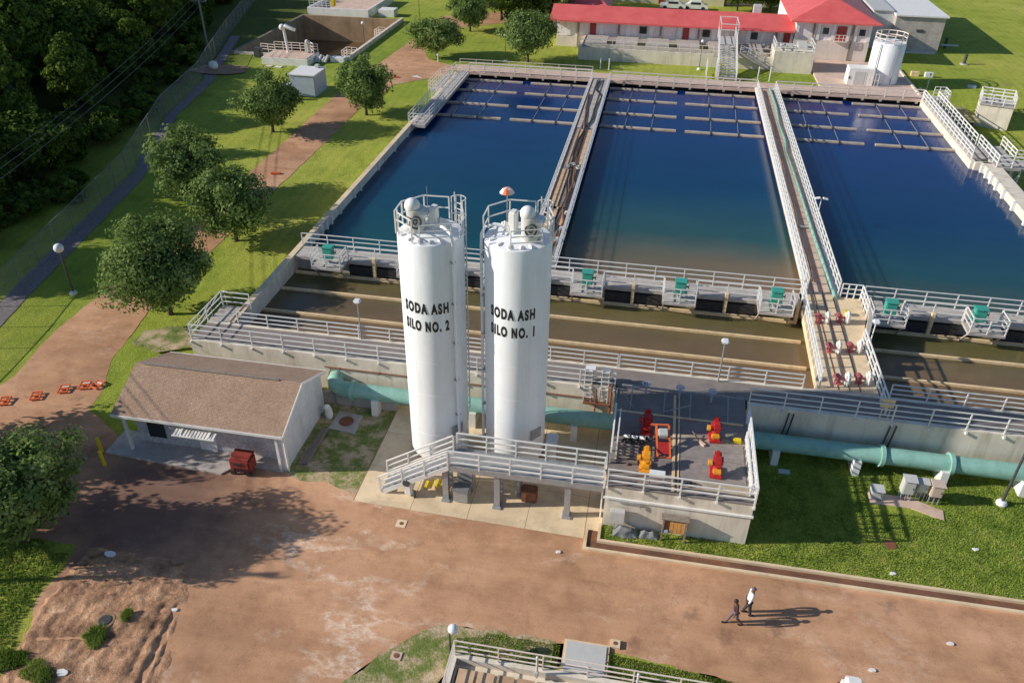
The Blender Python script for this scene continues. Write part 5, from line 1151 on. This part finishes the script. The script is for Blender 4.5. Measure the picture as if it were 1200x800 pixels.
# grey box building
t = thing('block_building', 'grey block walled building with flat white roof at far right', 'building', (34.5, 130, 2.4))
MB().box(31.2, 37.6, 124.2, 148, 2.2, 7.1).build('walls', 'conc_grey', t)
MB().box(28.4, 31.2, 125.6, 148, 2.2, 7.4).build('side_wing', 'brick_white', t)
MB().box(31.0, 37.9, 123.9, 148.3, 7.1, 7.3).build('roof', 'white', t); MB().box(28.2, 31.0, 125.4, 148.3, 7.4, 7.55).build('wing_roof', 'cabinet', t)
MB().rbox((34.6, 124.15, 5.3), (.9, .1, .35), bev=.03).build('wall_vent', 'steel_dark', t); MB().box(33.0, 33.5, 123.95, 124.2, 2.3, 4.2).build('wall_duct', 'steel', t); MB().box(30.8, 37.2, 123.6, 124.2, 2.3, 2.65).build('plinth', 'cabinet', t)
# tank
t = thing('storage_tank', 'squat white tank with railed top beside the hip roofed building', 'tank', (26.8, 107.0, 2.4))
MB().lathe((26.9, 107.1, 2.5), [(1.85, 0), (1.85, 4.7), (1.75, 4.85), (.5, 5.0)], 48).build('shell', 'silo', t, smooth=True)
ps = [(26.9 + 1.8 * math.cos(R(a)), 107.1 + 1.8 * math.sin(R(a))) for a in range(0, 360, 30)]
MB().rail(ps, 7.35, h=.95, nr=2, post=1.2, w=.08, close=True).build('top_railing', 'rail_cream', t)
MB().tube([(25.6, 105.6, 7.3), (25.55, 105.6, 5.5), (25.55, 105.6, 2.6)], .06, 8).tube([(27.6, 105.35, 6.9), (27.6, 105.35, 2.7)], .04, 6).build('side_pipe', 'steel', t)
t = thing('tank_annex', 'white box annex with door attached in front of the squat tank', 'building', (24, 105.6, 2.4))
MB().rbox((24.0, 105.7, 3.5), (3.0, 1.9, 2.1), bev=.03).build('walls', 'white', t); MB().box(23.2, 24.4, 104.68, 104.74, 2.6, 4.2).build('door', 'cabinet', t); MB().box(22.6, 22.75, 104.7, 104.76, 3.3, 3.6).build('lamp', 'steel_dark', t)
MB().rail([(24.5, 104.4), (26.0, 104.4)], 2.6, h=1.5, nr=2, post=.4, w=.05).build('railing', 'rail', t)
# box tank on lawn
t = thing('valve_chamber', 'cream concrete chamber with railed top on lawn right of the basins', 'chamber', (38, 99.5, 0))
bx = [(36.3, 100.9), (39.4, 97.6), (40.6, 99.4), (37.9, 102.6)]
bx = [(36.2, 99.2), (39.5, 98.2), (40.3, 101.2), (37.0, 102.2)]
MB().prism(bx, 0, 2.75).build('walls', 'conc_wall', t)
MB().prism([(36.1, 99.1), (39.55, 98.05), (40.4, 101.3), (36.95, 102.3)], 2.75, 2.88).build('slab', 'conc_grey', t)
MB().rail(bx, 2.88, h=1.05, nr=3, post=1.3, w=.08, close=True).build('railing', 'white', t)
for nm, x, y, z, lab, mat in (('lawn_cabinet', 31.9, 111.5, 2.3, 'small cream cabinet on far right lawn', 'pipe_cream'), ('lawn_cabinet', 33.5, 111.2, 2.35, 'small white cabinet on far right lawn', 'white'), ('lawn_cabinet', 37.8, 108.0, 1.9, 'small bluish cabinet in shadow of the white tank', 'blue_cab')):
    solo(nm, MB().rbox((x, y, z + .35), (1.0, .5, .6), bev=.05), mat, lab, 'cabinet', (x, y, z))
t = thing('pipe_hydrant', 'dark pipe fitting standing on pale base in the far right lawn shadow', 'hydrant', (39.5, 118, 2.4))
MB().cyl((39.8, 119, 2.4), .2, 1.3, 10).build('pipe', 'steel_dark', t); MB().cyl((39.8, 119, 2.4), .5, .1, 12).build('base', 'cabinet', t)
t = thing('pipe_hydrant', 'dark pipe fitting by right wall of the grey block building', 'hydrant', (38.9, 123, 2.4)); MB().cyl((39.6, 128, 2.4), .2, 1.4, 10).build('pipe', 'steel_dark', t); MB().box(38.6, 40.9, 126.5, 126.8, 3.0, 3.2).build('cross_bar', 'blue_cab', t)
# more distant buildings and cars
t = thing('distant_building', 'cream building beyond the pump house roof', 'building', (-3, 153, 2.4))
MB().box(-16, 9.5, 150.5, 160, 2.3, 7.0).build('walls', 'cream_build', t); MB().box(-1.6, -.8, 150.4, 150.5, 2.4, 6).box(-11.4, -11.0, 150.4, 150.5, 2.4, 7).build('doors', 'door_red', t)
MB().box(-16.3, 9.8, 150.2, 160.3, 7.0, 7.3).build('roof', 'cabinet', t)
t = thing('distant_building', 'brownish low building beyond the dark trees', 'building', (14, 158, 2.4)); MB().box(9.8, 22, 152, 162, 2.3, 6.5).build('walls', 'lower_wall', t); MB().box(9.6, 22.2, 151.8, 162.2, 6.5, 6.8).build('roof', 'conc_grey', t)
t = thing('red_roof_annex', 'small building with red hip roof behind left end of the pump house', 'building', (-12.4, 133, 2.4))
MB().box(-16.8, -9, 127.5, 136, 2.3, 5.9).build('walls', 'pumphouse_wall', t)
MB().add([(-17.4, 126.8, 5.8), (-8.3, 126.8, 5.8), (-8.3, 136.8, 5.8), (-17.4, 136.8, 5.8), (-12.8, 131, 8.6), (-12.8, 132.5, 8.6)], [(0, 1, 4), (1, 2, 5, 4), (2, 3, 5), (3, 0, 4, 5), (3, 2, 1, 0)]).build('roof', 'redroof', t)
def car(label, x, y):
    t = thing('parked_car', label, 'car', (x, y, 2.4), 'white cars beyond the pump house')
    prof = [(-2.1, .3), (-2.1, .75), (-1.9, .85), (-1.3, .92), (-.7, 1.4), (.9, 1.42), (1.5, .98), (2.1, .85), (2.15, .3)]
    vs = [(x + u, y - .85, 2.4 + w_) for u, w_ in prof] + [(x + u, y + .85, 2.4 + w_) for u, w_ in prof]; n = len(prof)
    MB().add(vs, [tuple(range(n)), tuple(reversed(range(n, 2 * n)))] + [(i, (i + 1) % n, (i + 1) % n + n, i + n) for i in range(n)]).build('body', 'car_white', t)
    MB().box(x - .75, x + .85, y - .87, y + .87, 3.35, 3.7).build('windows', 'glass_dark', t)
    for u in (-1.3, 1.3):
        for s in (-.88, .72): MB().tube([(x + u, y + s, 2.72), (x + u, y + s + .16, 2.72)], .32, 14).build('wheel', 'black', t)
car('left white car parked beyond the pump house roof', .9, 146.5); car('right white car parked beyond the pump house roof', 4.6, 146.7)

# ------------------------------------------------------------------ muddy reservoir, top left
t = thing('reservoir', 'open rectangular concrete reservoir with muddy water at top left', 'reservoir', (-48.5, 115, 0))
MB().box(-56.9, -56.5, 102.7, 126.8, -1.8, 2.7).build('left_wall', 'conc_shaded', t); MB().box(-40.6, -40.2, 102.7, 126.8, -1.8, 2.95).build('right_wall', 'conc_wall', t)  # left wall painted dark for the shadow on its inner face
MB().box(-56.5, -40.6, 126.28, 126.8, -1.8, 2.7).build('far_wall', plain('stained_tan_wall', (.40, .27, .15), .85, .3, .7, stain=(.16, .11, .07), stain_amt=.7, streak=True), t); MB().box(-56.5, -40.6, 102.7, 103.05, -1.8, 2.7).build('near_wall', 'conc_wall', t)
MB().rail([(-41, 105.5), (-42.4, 105.5), (-42.4, 107.5), (-41, 107.5)], 1.9, h=1, post=.8, w=.06).rail([(-41, 118), (-42, 118), (-42, 120), (-41, 120)], 1.9, h=1, post=.8, w=.06).build('railing', 'rail_cream', t)
MB().bar((-47, 108.5, .1), (-41, 107.0, .1), .15).build('beam', 'pipe_cream', t)
t = thing('intake_platform', 'white railed intake platform with white gooseneck at near edge of the reservoir', 'platform', (-48, 100.6, 2.4))
MB().box(-50.6, -44.4, 98.6, 102.68, 2.3, 3.25).build('block', 'white', t); MB().box(-50.4, -44.6, 98.8, 102.5, 3.25, 3.32).build('deck', 'conc_pink', t)
MB().rail([(-50.5, 102.6), (-44.5, 102.6)], 3.3, h=1.0, nr=3, post=1.2, w=.07).rail([(-50.5, 102.6), (-52.6, 102.9)], 2.9, h=1, post=1, w=.07).rail([(-46, 102.6), (-44.5, 101.2)], 3.3, h=1.4, post=.8, w=.07).build('railing', 'rail_cream', t)
MB().tube([(-48.2, 101.6, 3.3), (-48.4, 101.6, 5.9), (-48.5, 101.6, 6.3), (-48.1, 101.6, 6.55), (-46.9, 101.7, 6.1)], [.17, .17, .22, .3, .22], 12).ball((-48.6, 101.6, 6.4), .4, 8).build('gooseneck', 'white', t, smooth=True)
b = MB(); b.rbox((-45.6, 101.9, 3.9), (.6, .6, 1.2), bev=.1); b.ball((-45.5, 101.8, 4.7), .3, 8); b.build('motor', 'cabinet', t)
t = thing('pipe_manifold', 'jumble of white pipes right of the intake platform', 'pipes', (-43, 101.8, 2.4))
b = MB(); [b.tube([(-44.2 + k * .45, 100.6, 2.5), (-44.0 + k * .45, 101.3, 3.0 + .2 * (k % 2)), (-43.9 + k * .45, 102.4, 2.7)], .16, 8) for k in range(4)]; b.build('pipes', 'cabinet', t, smooth=True); MB().box(-42.4, -40.6, 101.4, 102.65, 2.4, 2.95).build('block', 'white', t)
for i, x in enumerate((-49.3, -47.9)): solo('access_hatch', MB().box(x - .45, x + .45, 97.3, 98.0, 2.3, 2.5), 'conc_wall', ['left flat pale hatch in grass before the intake platform', 'right flat pale hatch in grass before the intake platform'][i], 'hatch', (x, 97.6, 2.4))
solo('pump_box', MB().rbox((-52.6, 101.9, 3.0), (1.0, .9, 1.2), bev=.1), 'steel_dark', 'dark box against near left corner of the reservoir', 'box', (-52.6, 101.9, 2.4))
t = thing('sloped_basin', 'second white walled basin with pink sloping floor beyond the reservoir', 'basin', (-51, 134, 2.4))
MB().box(-56, -46.2, 127.6, 128.0, 2.3, 3.6).box(-56.3, -56, 127.6, 141, 2.3, 3.6).box(-46.5, -46.2, 128.0, 141, 2.3, 3.6).box(-56, -46.5, 140.7, 141, 2.3, 3.6).build('walls', 'white', t)
MB().add([(-56, 128, 2.5), (-46.5, 128, 2.5), (-46.5, 140.7, 3.4), (-56, 140.7, 3.4)], [(0, 1, 2, 3)]).build('floor', 'conc_pink', t)
t = thing('yellow_pump', 'yellow pump with rails at left corner of the second basin', 'pump', (-53, 129, 3.6)); MB().rbox((-52.6, 129.5, 4.2), (.7, .7, 1.3), bev=.12).build('motor', 'yellow', t); MB().rail([(-56, 128), (-52.5, 128)], 3.6, h=1, nr=3, post=.7, w=.06).build('railing', 'rail', t)
solo('chamber', MB().rbox((-43.8, 130.4, 2.9), (2.6, 2.2, 1.1), bev=.05), 'white', 'small white chamber right of the second basin', 'chamber', (-43.8, 130.4, 2.4))
t = thing('equipment_cabin', 'bluish white equipment cabin on lawn below the reservoir', 'cabin', (-40.6, 89, 2.1))
MB().rbox((-40.3, 89.2, 3.3), (3.0, 3.6, 2.4), bev=.06).build('walls', 'blue_cab', t); MB().box(-41.9, -38.7, 87.3, 91.1, 4.5, 4.62).build('roof', 'white', t); MB().rbox((-39.6, 90.6, 4.8), (.5, .5, .4), bev=.05).build('roof_vent', 'cabinet', t)
t = thing('dosing_pump', 'bluish pump and pipework at left of the equipment cabin', 'pump', (-42.2, 87.0, 2.1))
b = MB(); b.rbox((-42.2, 87.6, 2.8), (.9, .9, 1.3), bev=.15); b.tube([(-42.4, 87, 2.1), (-42.4, 86.8, 3.4), (-41.6, 86.6, 3.6), (-41.2, 86.4, 2.2)], .14, 8); b.cyl((-41.0, 86.2, 2.0), .22, 1.2, 10); b.build('pipework', 'blue_cab', t, smooth=True)
solo('white_drum', MB().lathe((-55.6, 95.3, 2.45), [(.5, 0), (.6, .3), (.5, .7), (.2, .85)], 16), 'white', 'white dome on bare soil near the fence', 'drum', (-55.6, 95.3, 2.4))

# ------------------------------------------------------------------ fence and power line
FP = [(-42.2, 26), (-43.2, 34), (-44.5, 41.8), (-46.3, 53), (-48.2, 64), (-53, 79), (-54.8, 90.5), (-62, 112), (-69.7, 137), (-76, 160)]
t = thing('chain_link_fence', 'long grey chain link fence between the lawn and the wood', 'fence', (-52, 80, 1.5))
mesh_ = MB(); posts = MB(); top = MB()
for (x0, y0), (x1, y1) in zip(FP, FP[1:]):
    L = math.hypot(x1 - x0, y1 - y0); k = max(1, round(L / 3))
    for i in range(k):
        a0 = (x0 + (x1 - x0) * i / k, y0 + (y1 - y0) * i / k); a1 = (x0 + (x1 - x0) * (i + 1) / k, y0 + (y1 - y0) * (i + 1) / k)
        za, zb = TZ(*a0), TZ(*a1)
        mesh_.add([(*a0, za), (*a1, zb), (*a1, zb + 2.2), (*a0, za + 2.2)], [(0, 1, 2, 3)]); posts.bar((*a0, za), (*a0, za + 2.3), .05); top.bar((*a0, za + 2.2), (*a1, zb + 2.2), .04)
mesh_.build('mesh_panels', 'chain', t); posts.build('posts', 'fence_steel', t); top.build('top_rail', 'fence_steel', t)
for i, (x, y, z, h) in enumerate(((-61.3, 104.5, 2.4, 6.6), (-37.5, 18, 0, 10.5))):
    t = thing('utility_pole', ['wooden utility pole beside fence at the edge of the wood', 'wooden utility pole beyond the left edge'][i], 'utility pole', (x, y, z))
    MB().cyl((x, y, z), .17, h, 10, r2=.12).build('pole', 'wood_grey', t); MB().box(x - 1.1, x + 1.1, y - .06, y + .06, z + h - .6, z + h - .45).build('crossarm', 'wood_grey', t)
    b = MB(); [b.cyl((x + s, y, z + h - .45), .06, .2, 8) for s in (-1, 0, 1)]; b.build('insulators', 'cabinet', t)
t = thing('power_lines', 'three sagging power lines from the pole down to lower left', 'power line', (-50, 60, 8))
for s in (-1, 0, 1):
    p0 = Vector((-61.3 + s, 104.5, 8.75)); p1 = Vector((-37.5 + s, 18, 10.3)); pts = []
    for i in range(31): u = i / 30; p = p0.lerp(p1, u); p.z -= 4 * 1.6 * u * (1 - u); pts.append(p)
    MB().tube(pts, .022, 4).build('wire', 'wire', t)

# ------------------------------------------------------------------ trees
def mesh_np(name, v, nper, mat, smooth=False):
    m = len(v) // nper; me = bpy.data.meshes.new(name); me.vertices.add(len(v)); me.vertices.foreach_set('co', np.asarray(v, dtype=np.float32).reshape(-1))
    me.loops.add(len(v)); me.loops.foreach_set('vertex_index', np.arange(len(v))); me.polygons.add(m)
    me.polygons.foreach_set('loop_start', np.arange(0, len(v), nper)); me.polygons.foreach_set('loop_total', np.full(m, nper)); me.materials.append(M[mat]); me.update(); return me
def crown_mesh(seed, rx, rz_, zc, nclump, nleaf, leaf, mat, flat=.0, spread=.28, lumpy=.5):
    rg = np.random.default_rng(seed)
    d = rg.normal(size=(nclump, 3)); d /= np.linalg.norm(d, axis=1)[:, None]
    rad = rg.uniform(.45, 1.0, nclump) ** .6 * (1 + lumpy * (rg.random(nclump) - .5))
    c = d * rad[:, None] * np.array([rx, rx, rz_]) * .84
    ph = rg.uniform(0, 6.28, 3); az = np.arctan2(c[:, 1], c[:, 0]); c[:, :2] *= (1 + .13 * np.sin(2 * az + ph[0]) + .08 * np.sin(3 * az + ph[1]))[:, None]; c[:, 2] *= 1 + .12 * np.sin(az + ph[2])
    low = c[:, 2] < -rz_ * .3; c[low, 0] *= .75; c[low, 1] *= .75
    cr = rg.uniform(.7, 1.35, nclump) * spread * rx
    ci = rg.integers(0, nclump, nleaf); u = rg.normal(size=(nleaf, 3)); u /= np.linalg.norm(u, axis=1)[:, None]
    rr = rg.random(nleaf) ** .4
    p = c[ci] + u * (cr[ci] * rr)[:, None] * np.array([1, 1, .8]); p[:, 2] += zc
    nrm = u + .6 * (c[ci] / np.array([rx, rx, rz_])) + rg.normal(size=(nleaf, 3)) * .55 + np.array([0, 0, .25]); nrm /= np.linalg.norm(nrm, axis=1)[:, None]
    t1 = np.cross(nrm, rg.normal(size=(nleaf, 3))); t1 /= np.linalg.norm(t1, axis=1)[:, None]; t2 = np.cross(nrm, t1)
    s = leaf * rg.uniform(.6, 1.4, nleaf)[:, None]
    v = np.stack([p - t1 * s * .5, p + t2 * s * .34 - t1 * s * .05, p + t1 * s * .55, p - t2 * s * .34 + t1 * s * .05], 1).reshape(-1, 3)
    return mesh_np('crown', v, 4, mat), c
def make_tree(name, seed, rx, rz_, trunk, H, nclump, nleaf, leaf, mat='leaf', tr=.16, core=True):
    """origin at the trunk foot"""
    t = thing(name, '', 'tree'); zc = trunk + rz_ * .92
    me, cl = crown_mesh(seed, rx, rz_, zc, nclump, nleaf, leaf, mat); o = bpy.data.objects.new('crown', me); COL.objects.link(o); o.parent = t
    rg = random.Random(seed); b = MB(); b.tube([(0, 0, -.1), (.03, 0, trunk * .5), (0, .03, trunk), (0, 0, zc)], [tr * 1.3, tr, tr * .85, tr * .4], 8)
    for k in range(9):
        c = cl[rg.randrange(len(cl))]; b.tube([(0, 0, trunk * rg.uniform(.75, 1.1)), (c[0] * .4, c[1] * .4, trunk + (zc - trunk + c[2]) * .45), (c[0] * .85, c[1] * .85, zc + c[2] * .85)], [tr * .5, tr * .3, tr * .1], 5)
    b.build('trunk', 'bark', t, smooth=True)
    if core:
        mb = MB(); mb.ball((0, 0, zc), rx * .38, 8, sz=rz_ / rx); mb.build('dark_core_ball', 'core', t)  # dark ball added inside the crown to stop light leaking through
    return t
far_off = []
LT = [ # x, y, r, height, label, group
 (-39.3, 76.6, 3.3, 6.0, 'round lawn tree left of the service road, below the bluish cabin'),
 (-31.3, 83.2, 3.1, 6.5, 'round lawn tree right of the service road, upper middle'),
 (-29.6, 107.0, 3.5, 5.2, 'loose lawn tree at the far bend of the service road'),
 (-28.6, 122.5, 3.2, 5.4, 'far lawn tree beyond the road bend, left of the dark trees'),
 (-17.3, 107.1, 4.1, 6.6, 'broad lawn tree left of the pump house'),
 (-32.4, 54.0, 3.6, 6.3, 'lawn tree beside the left basin wall, middle of three in a cluster'),
 (-38.8, 59.5, 3.7, 6.6, 'dark lawn tree at back left of the cluster'),
 (-32.1, 43.2, 3.9, 7.4, 'largest lawn tree at front of the cluster by the road'),
 (-28.0, 22.7, 3.1, 6.3, 'near dark tree at left edge casting shadow over the yard')]
protos = {}
for i, (x, y, r_t, H, lab) in enumerate(LT):
    rz_ = (H - .9) / 2
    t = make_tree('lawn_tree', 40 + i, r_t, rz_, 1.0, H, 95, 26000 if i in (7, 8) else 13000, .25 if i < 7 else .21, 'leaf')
    t.location = (x, y, TZ(x, y)); tag(t, lab, 'tree', 'round lawn trees')
rg = random.Random(11)
P0 = [(-37.4, 27.6, 4.0, 7.8), (-37.6, 22.6, 3.6, 6.4)]
for i, (x, y, r_t, H) in enumerate(P0):
    t = make_tree('lawn_tree', 70 + i, r_t, (H - .9) / 2, 1.0, H, 70, 8000, .3, 'leaf'); t.location = (x, y, 0); tag(t, 'lawn tree just beyond the left edge, shading the yard', 'tree', 'trees shading the yard')
far = [(-25.5, 131, 1.25), (-21.5, 136, 1.3), (-17.5, 128.5, 1.1), (-27, 139, 1.3), (-20, 143, 1.3), (11.6, 147.5, 1.0), (14.4, 149.0, 1.15), (17, 147.5, .95), (-32, 146, 1.2), (-22.5, 126.5, 1.0)]
prf = [make_tree('shade_tree', 90 + k, 4.2, 3.4, 1.6, 8, 70, 10000, .36, 'leaf_wood' if k else 'leaf') for k in range(2)]
for i, (x, y, s) in enumerate(far):
    if i < 2: o = prf[i]
    else: o = dup(prf[i % 2], (0, 0, 0), rg.uniform(0, 6))
    o.location = (x, y, 2.4); o.scale = (s, s, s * .9)
    tag(o, 'large dark shade tree behind the left end of the pump house' if x < 0 else 'dark tree beyond the red roof at the top edge', 'tree', 'dark trees left of the pump house' if x < 0 else 'dark trees beyond the red roof')
# the wood
kinds = [make_tree('forest_tree', 120, 4.6, 4.6, 2.2, 11, 90, 15000, .42, 'leaf_wood', .25), make_tree('forest_tree', 121, 3.6, 5.2, 2.5, 12, 80, 13000, .4, 'leaf_wood', .22), make_tree('forest_tree', 122, 5.2, 4.0, 2.0, 9.5, 95, 15000, .45, 'leaf_wood', .28), make_tree('forest_tree', 123, 4.0, 4.4, 2.0, 10, 30, 3000, .5, 'leaf_dry', .22, core=False)]
def fx(y):
    for (x0, y0), (x1, y1) in zip(FP, FP[1:]):
        if y0 <= y <= y1: return x0 + (x1 - x0) * (y - y0) / (y1 - y0)
    return FP[0][0] if y < FP[0][1] else FP[-1][0]
used = [False] * 4; spots = []
y = 34
while y < 170:
    off = 9.5
    while True:
        x = fx(y) - off + rg.uniform(-1.6, 1.6); yy = y + rg.uniform(-2, 2)
        if x < -46 - (yy - 30) * 1.05 - 10 or x < -150: break
        if not (yy < 43 and off < 24): spots.append((x, yy, off))
        off += 6.2
    y += 5.6
for (x, yy, off) in spots:
    k = 3 if rg.random() < .08 else rg.randrange(3); s = rg.uniform(.72, 1.12) * (.78 if off < 11 else 1)
    if not used[k]: o = kinds[k]; used[k] = True
    else: o = dup(kinds[k], (0, 0, 0), 0)
    o.location = (x, yy, TZ(x, yy) - .4); o.rotation_euler = (0, 0, rg.uniform(0, 6.28)); o.scale = (s * rg.uniform(.9, 1.15), s * rg.uniform(.9, 1.15), s * rg.uniform(.85, 1.2))
    tag(o, 'brownish thin tree among the dense wood beyond the fence' if k == 3 else 'tall dark green tree in the dense wood beyond the fence', 'tree', 'thin brownish trees of the wood' if k == 3 else 'trees of the wood beyond the fence')
for k in range(4):
    if not used[k]: kinds[k].location = (-80 - k * 5, 70, 1); tag(kinds[k], 'tall dark green tree in the dense wood beyond the fence', 'tree', 'trees of the wood beyond the fence')
# shrubs along the fence
t = thing('shrub', '', 'shrub'); me, _ = crown_mesh(150, 1.5, 1.1, .9, 18, 1800, .38, 'leaf_wood'); o = bpy.data.objects.new('foliage', me); COL.objects.link(o); o.parent = t
b = MB(); [b.tube([(0, 0, -.1), (.3 * math.cos(a), .3 * math.sin(a), .9)], [.05, .02], 5) for a in (0, 2, 4)]; b.build('stems', 'bark', t)
for i in range(44):
    y = 40 + i * 2.6 + rg.uniform(-1, 1); x = fx(y) - rg.uniform(2.6, 7.5); s = rg.uniform(.5, 1.5)
    o = t if i == 0 else dup(t, (0, 0, 0)); o.location = (x, y, TZ(x, y)); o.rotation_euler.z = rg.uniform(0, 6); o.scale = (s, s, s * rg.uniform(.7, 1.2))
    tag(o, 'low shrub in the rough strip between fence and wood', 'shrub', 'shrubs along the edge of the wood')

# ------------------------------------------------------------------ people
def skin_mesh(name, pts, edges, mat, parent, root=0, sub=2):
    """pts: list of (x, y, z, r)"""
    me = bpy.data.meshes.new(name); me.from_pydata([p[:3] for p in pts], edges, []); o = bpy.data.objects.new(name, me); COL.objects.link(o)
    md = o.modifiers.new('skin', 'SKIN'); md.use_smooth_shade = True; md.branch_smoothing = .5
    for i, p in enumerate(pts):
        r = p[3]; me.skin_vertices[0].data[i].radius = (r, r) if not isinstance(r, tuple) else r
        me.skin_vertices[0].data[i].use_root = (i == root)
    sb = o.modifiers.new('sub', 'SUBSURF'); sb.levels = sub; sb.render_levels = sub
    dg = bpy.context.evaluated_depsgraph_get(); dg.update(); m2 = bpy.data.meshes.new_from_object(o.evaluated_get(dg)); bpy.data.objects.remove(o)
    m2.materials.clear(); m2.materials.append(M[mat]); m2.polygons.foreach_set('use_smooth', [True] * len(m2.polygons)); m2.name = name
    o = bpy.data.objects.new(name, m2); COL.objects.link(o); o.parent = parent; return o
def person(label, x, y, face, H, shirt, trouser, stride, arms, lean, bald):
    """face: heading angle; local +Y is forward"""
    t = thing('person', label, 'person', (x, y, 0), rz=face); k = H / 1.75
    def J(a, b, c, r): return (a * k, (b + lean * max(0, c - .9)) * k, c * k, r * k)
    s = stride
    pts = [J(0, 0, .95, .125), J(0, 0, 1.12, .115), J(0, 0, 1.32, .135), J(0, .0, 1.46, .075), J(0, .02, 1.55, .055), J(0, .03, 1.64, .092), J(0, .045, 1.72, .07),
           J(.1, 0, .88, .095), J(.1, s * .5 * .45, .5, .06), J(.1, s * .5 - .02, .1, .042), J(.1, s * .5 + .12, .04, .035),
           J(-.1, 0, .88, .095), J(-.1, -s * .5 * .35 + .06, .5, .06), J(-.1, -s * .5, .12, .042), J(-.1, -s * .5 + .12, .04, .035),
           J(.19, 0, 1.42, .055), J(.23, -arms * .4, 1.15, .042), J(.24, -arms, .92, .032), J(-.19, 0, 1.42, .055), J(-.23, arms * .4, 1.15, .042), J(-.24, arms + .08, .92, .032)]
    ed = [(0, 1), (1, 2), (2, 3), (3, 4), (4, 5), (5, 6), (0, 7), (7, 8), (8, 9), (9, 10), (0, 11), (11, 12), (12, 13), (13, 14), (3, 15), (15, 16), (16, 17), (3, 18), (18, 19), (19, 20)]
    # hands: palm, four fingers and a thumb on each
    for w_, sx in ((17, 1), (20, -1)):
        wx, wy, wz = pts[w_][0] / k, (pts[w_][1]) / k, pts[w_][2] / k
        def A(a, b, c, r): pts.append((a * k, b * k, c * k, r * k)); return len(pts) - 1
        pm = A(wx, wy + .01, wz - .07, .026); ed.append((w_, pm))
        for f in range(4):
            fy = wy - .03 + f * .02; L = (.06, .075, .08, .07)[f]
            a_ = A(wx, fy, wz - .11, .009); b2 = A(wx - sx * .012, fy + .004, wz - .11 - L * .55, .008); c2 = A(wx - sx * .03, fy + .006, wz - .11 - L, .007); ed += [(pm, a_), (a_, b2), (b2, c2)]
        th = A(wx - sx * .01, wy + .045, wz - .08, .01); th2 = A(wx - sx * .02, wy + .06, wz - .115, .008); ed += [(pm, th), (th, th2)]
    skin_mesh('body', pts, ed, 'skin', t)
    g = 1.14
    def G_(i, f=g, dz=0): p = pts[i]; return (p[0], p[1], p[2] + dz, p[3] * f)
    sp = [G_(0, 1.2, -.04 * k), G_(1, 1.22), G_(2, 1.2), (pts[3][0], pts[3][1], pts[3][2] - .01, pts[3][3] * 1.15), G_(15, 1.3), G_(16, 1.4), (lambda a, b: (*((Vector(a[:3]).lerp(Vector(b[:3]), .8))), b[3] * 1.45))(pts[16], pts[17]), G_(18, 1.3), G_(19, 1.4), (lambda a, b: (*((Vector(a[:3]).lerp(Vector(b[:3]), .8))), b[3] * 1.45))(pts[19], pts[20])]
    skin_mesh('shirt', sp, [(0, 1), (1, 2), (2, 3), (3, 4), (4, 5), (5, 6), (3, 7), (7, 8), (8, 9)], shirt, t)
    tp = [G_(0, 1.1, -.03), G_(7, 1.12), G_(8, 1.35), G_(9, 1.5), G_(11, 1.12), G_(12, 1.35), G_(13, 1.5)]
    skin_mesh('trousers', tp, [(0, 1), (1, 2), (2, 3), (0, 4), (4, 5), (5, 6)], trouser, t)
    for i in (9, 13):
        px, py, pz = pts[i][:3]
        MB().rbox((px, py + .07 * k, .045), (.1 * k, .28 * k, .085), bev=.03).build('shoe', 'black', None, smooth=True).parent = t
    hx, hy, hz = pts[5][:3]
    n = MB(); n.ball((hx, hy + (-.012 if not bald else -.02), hz + .035 * k), .1 * k, 10, sz=.95 if not bald else .8); n.build('hair', 'hair' if not bald else 'trouser_purple', None, smooth=True).parent = t
    f = MB(); f.rbox((hx, hy + .105 * k, hz + .01), (.022, .035, .04), bev=.01); [f.ball((hx + s_ * .033, hy + .088 * k, hz + .03 * k), .013, 6) for s_ in (-1, 1)]; [f.rbox((hx + s_ * .1 * k, hy, hz + .005), (.02, .035, .055), bev=.008) for s_ in (-1, 1)]; f.rbox((hx, hy + .09 * k, hz - .045 * k), (.05, .015, .012))
    f.build('face_features', 'skin', None, smooth=True).parent = t
    return t
person('person in dark brown shirt and dull trousers, mid stride, nearer of the two walkers', 5.85, 24.3, R(-95 + 180 + 20), 1.62, 'shirt_dark', 'trouser_purple', .75, .08, .12, False)
person('person in white shirt and dark trousers, balding, farther of the two walkers', 6.45, 24.95, R(-85), 1.78, 'shirt_white', 'trouser_dark', .3, .1, .06, True)
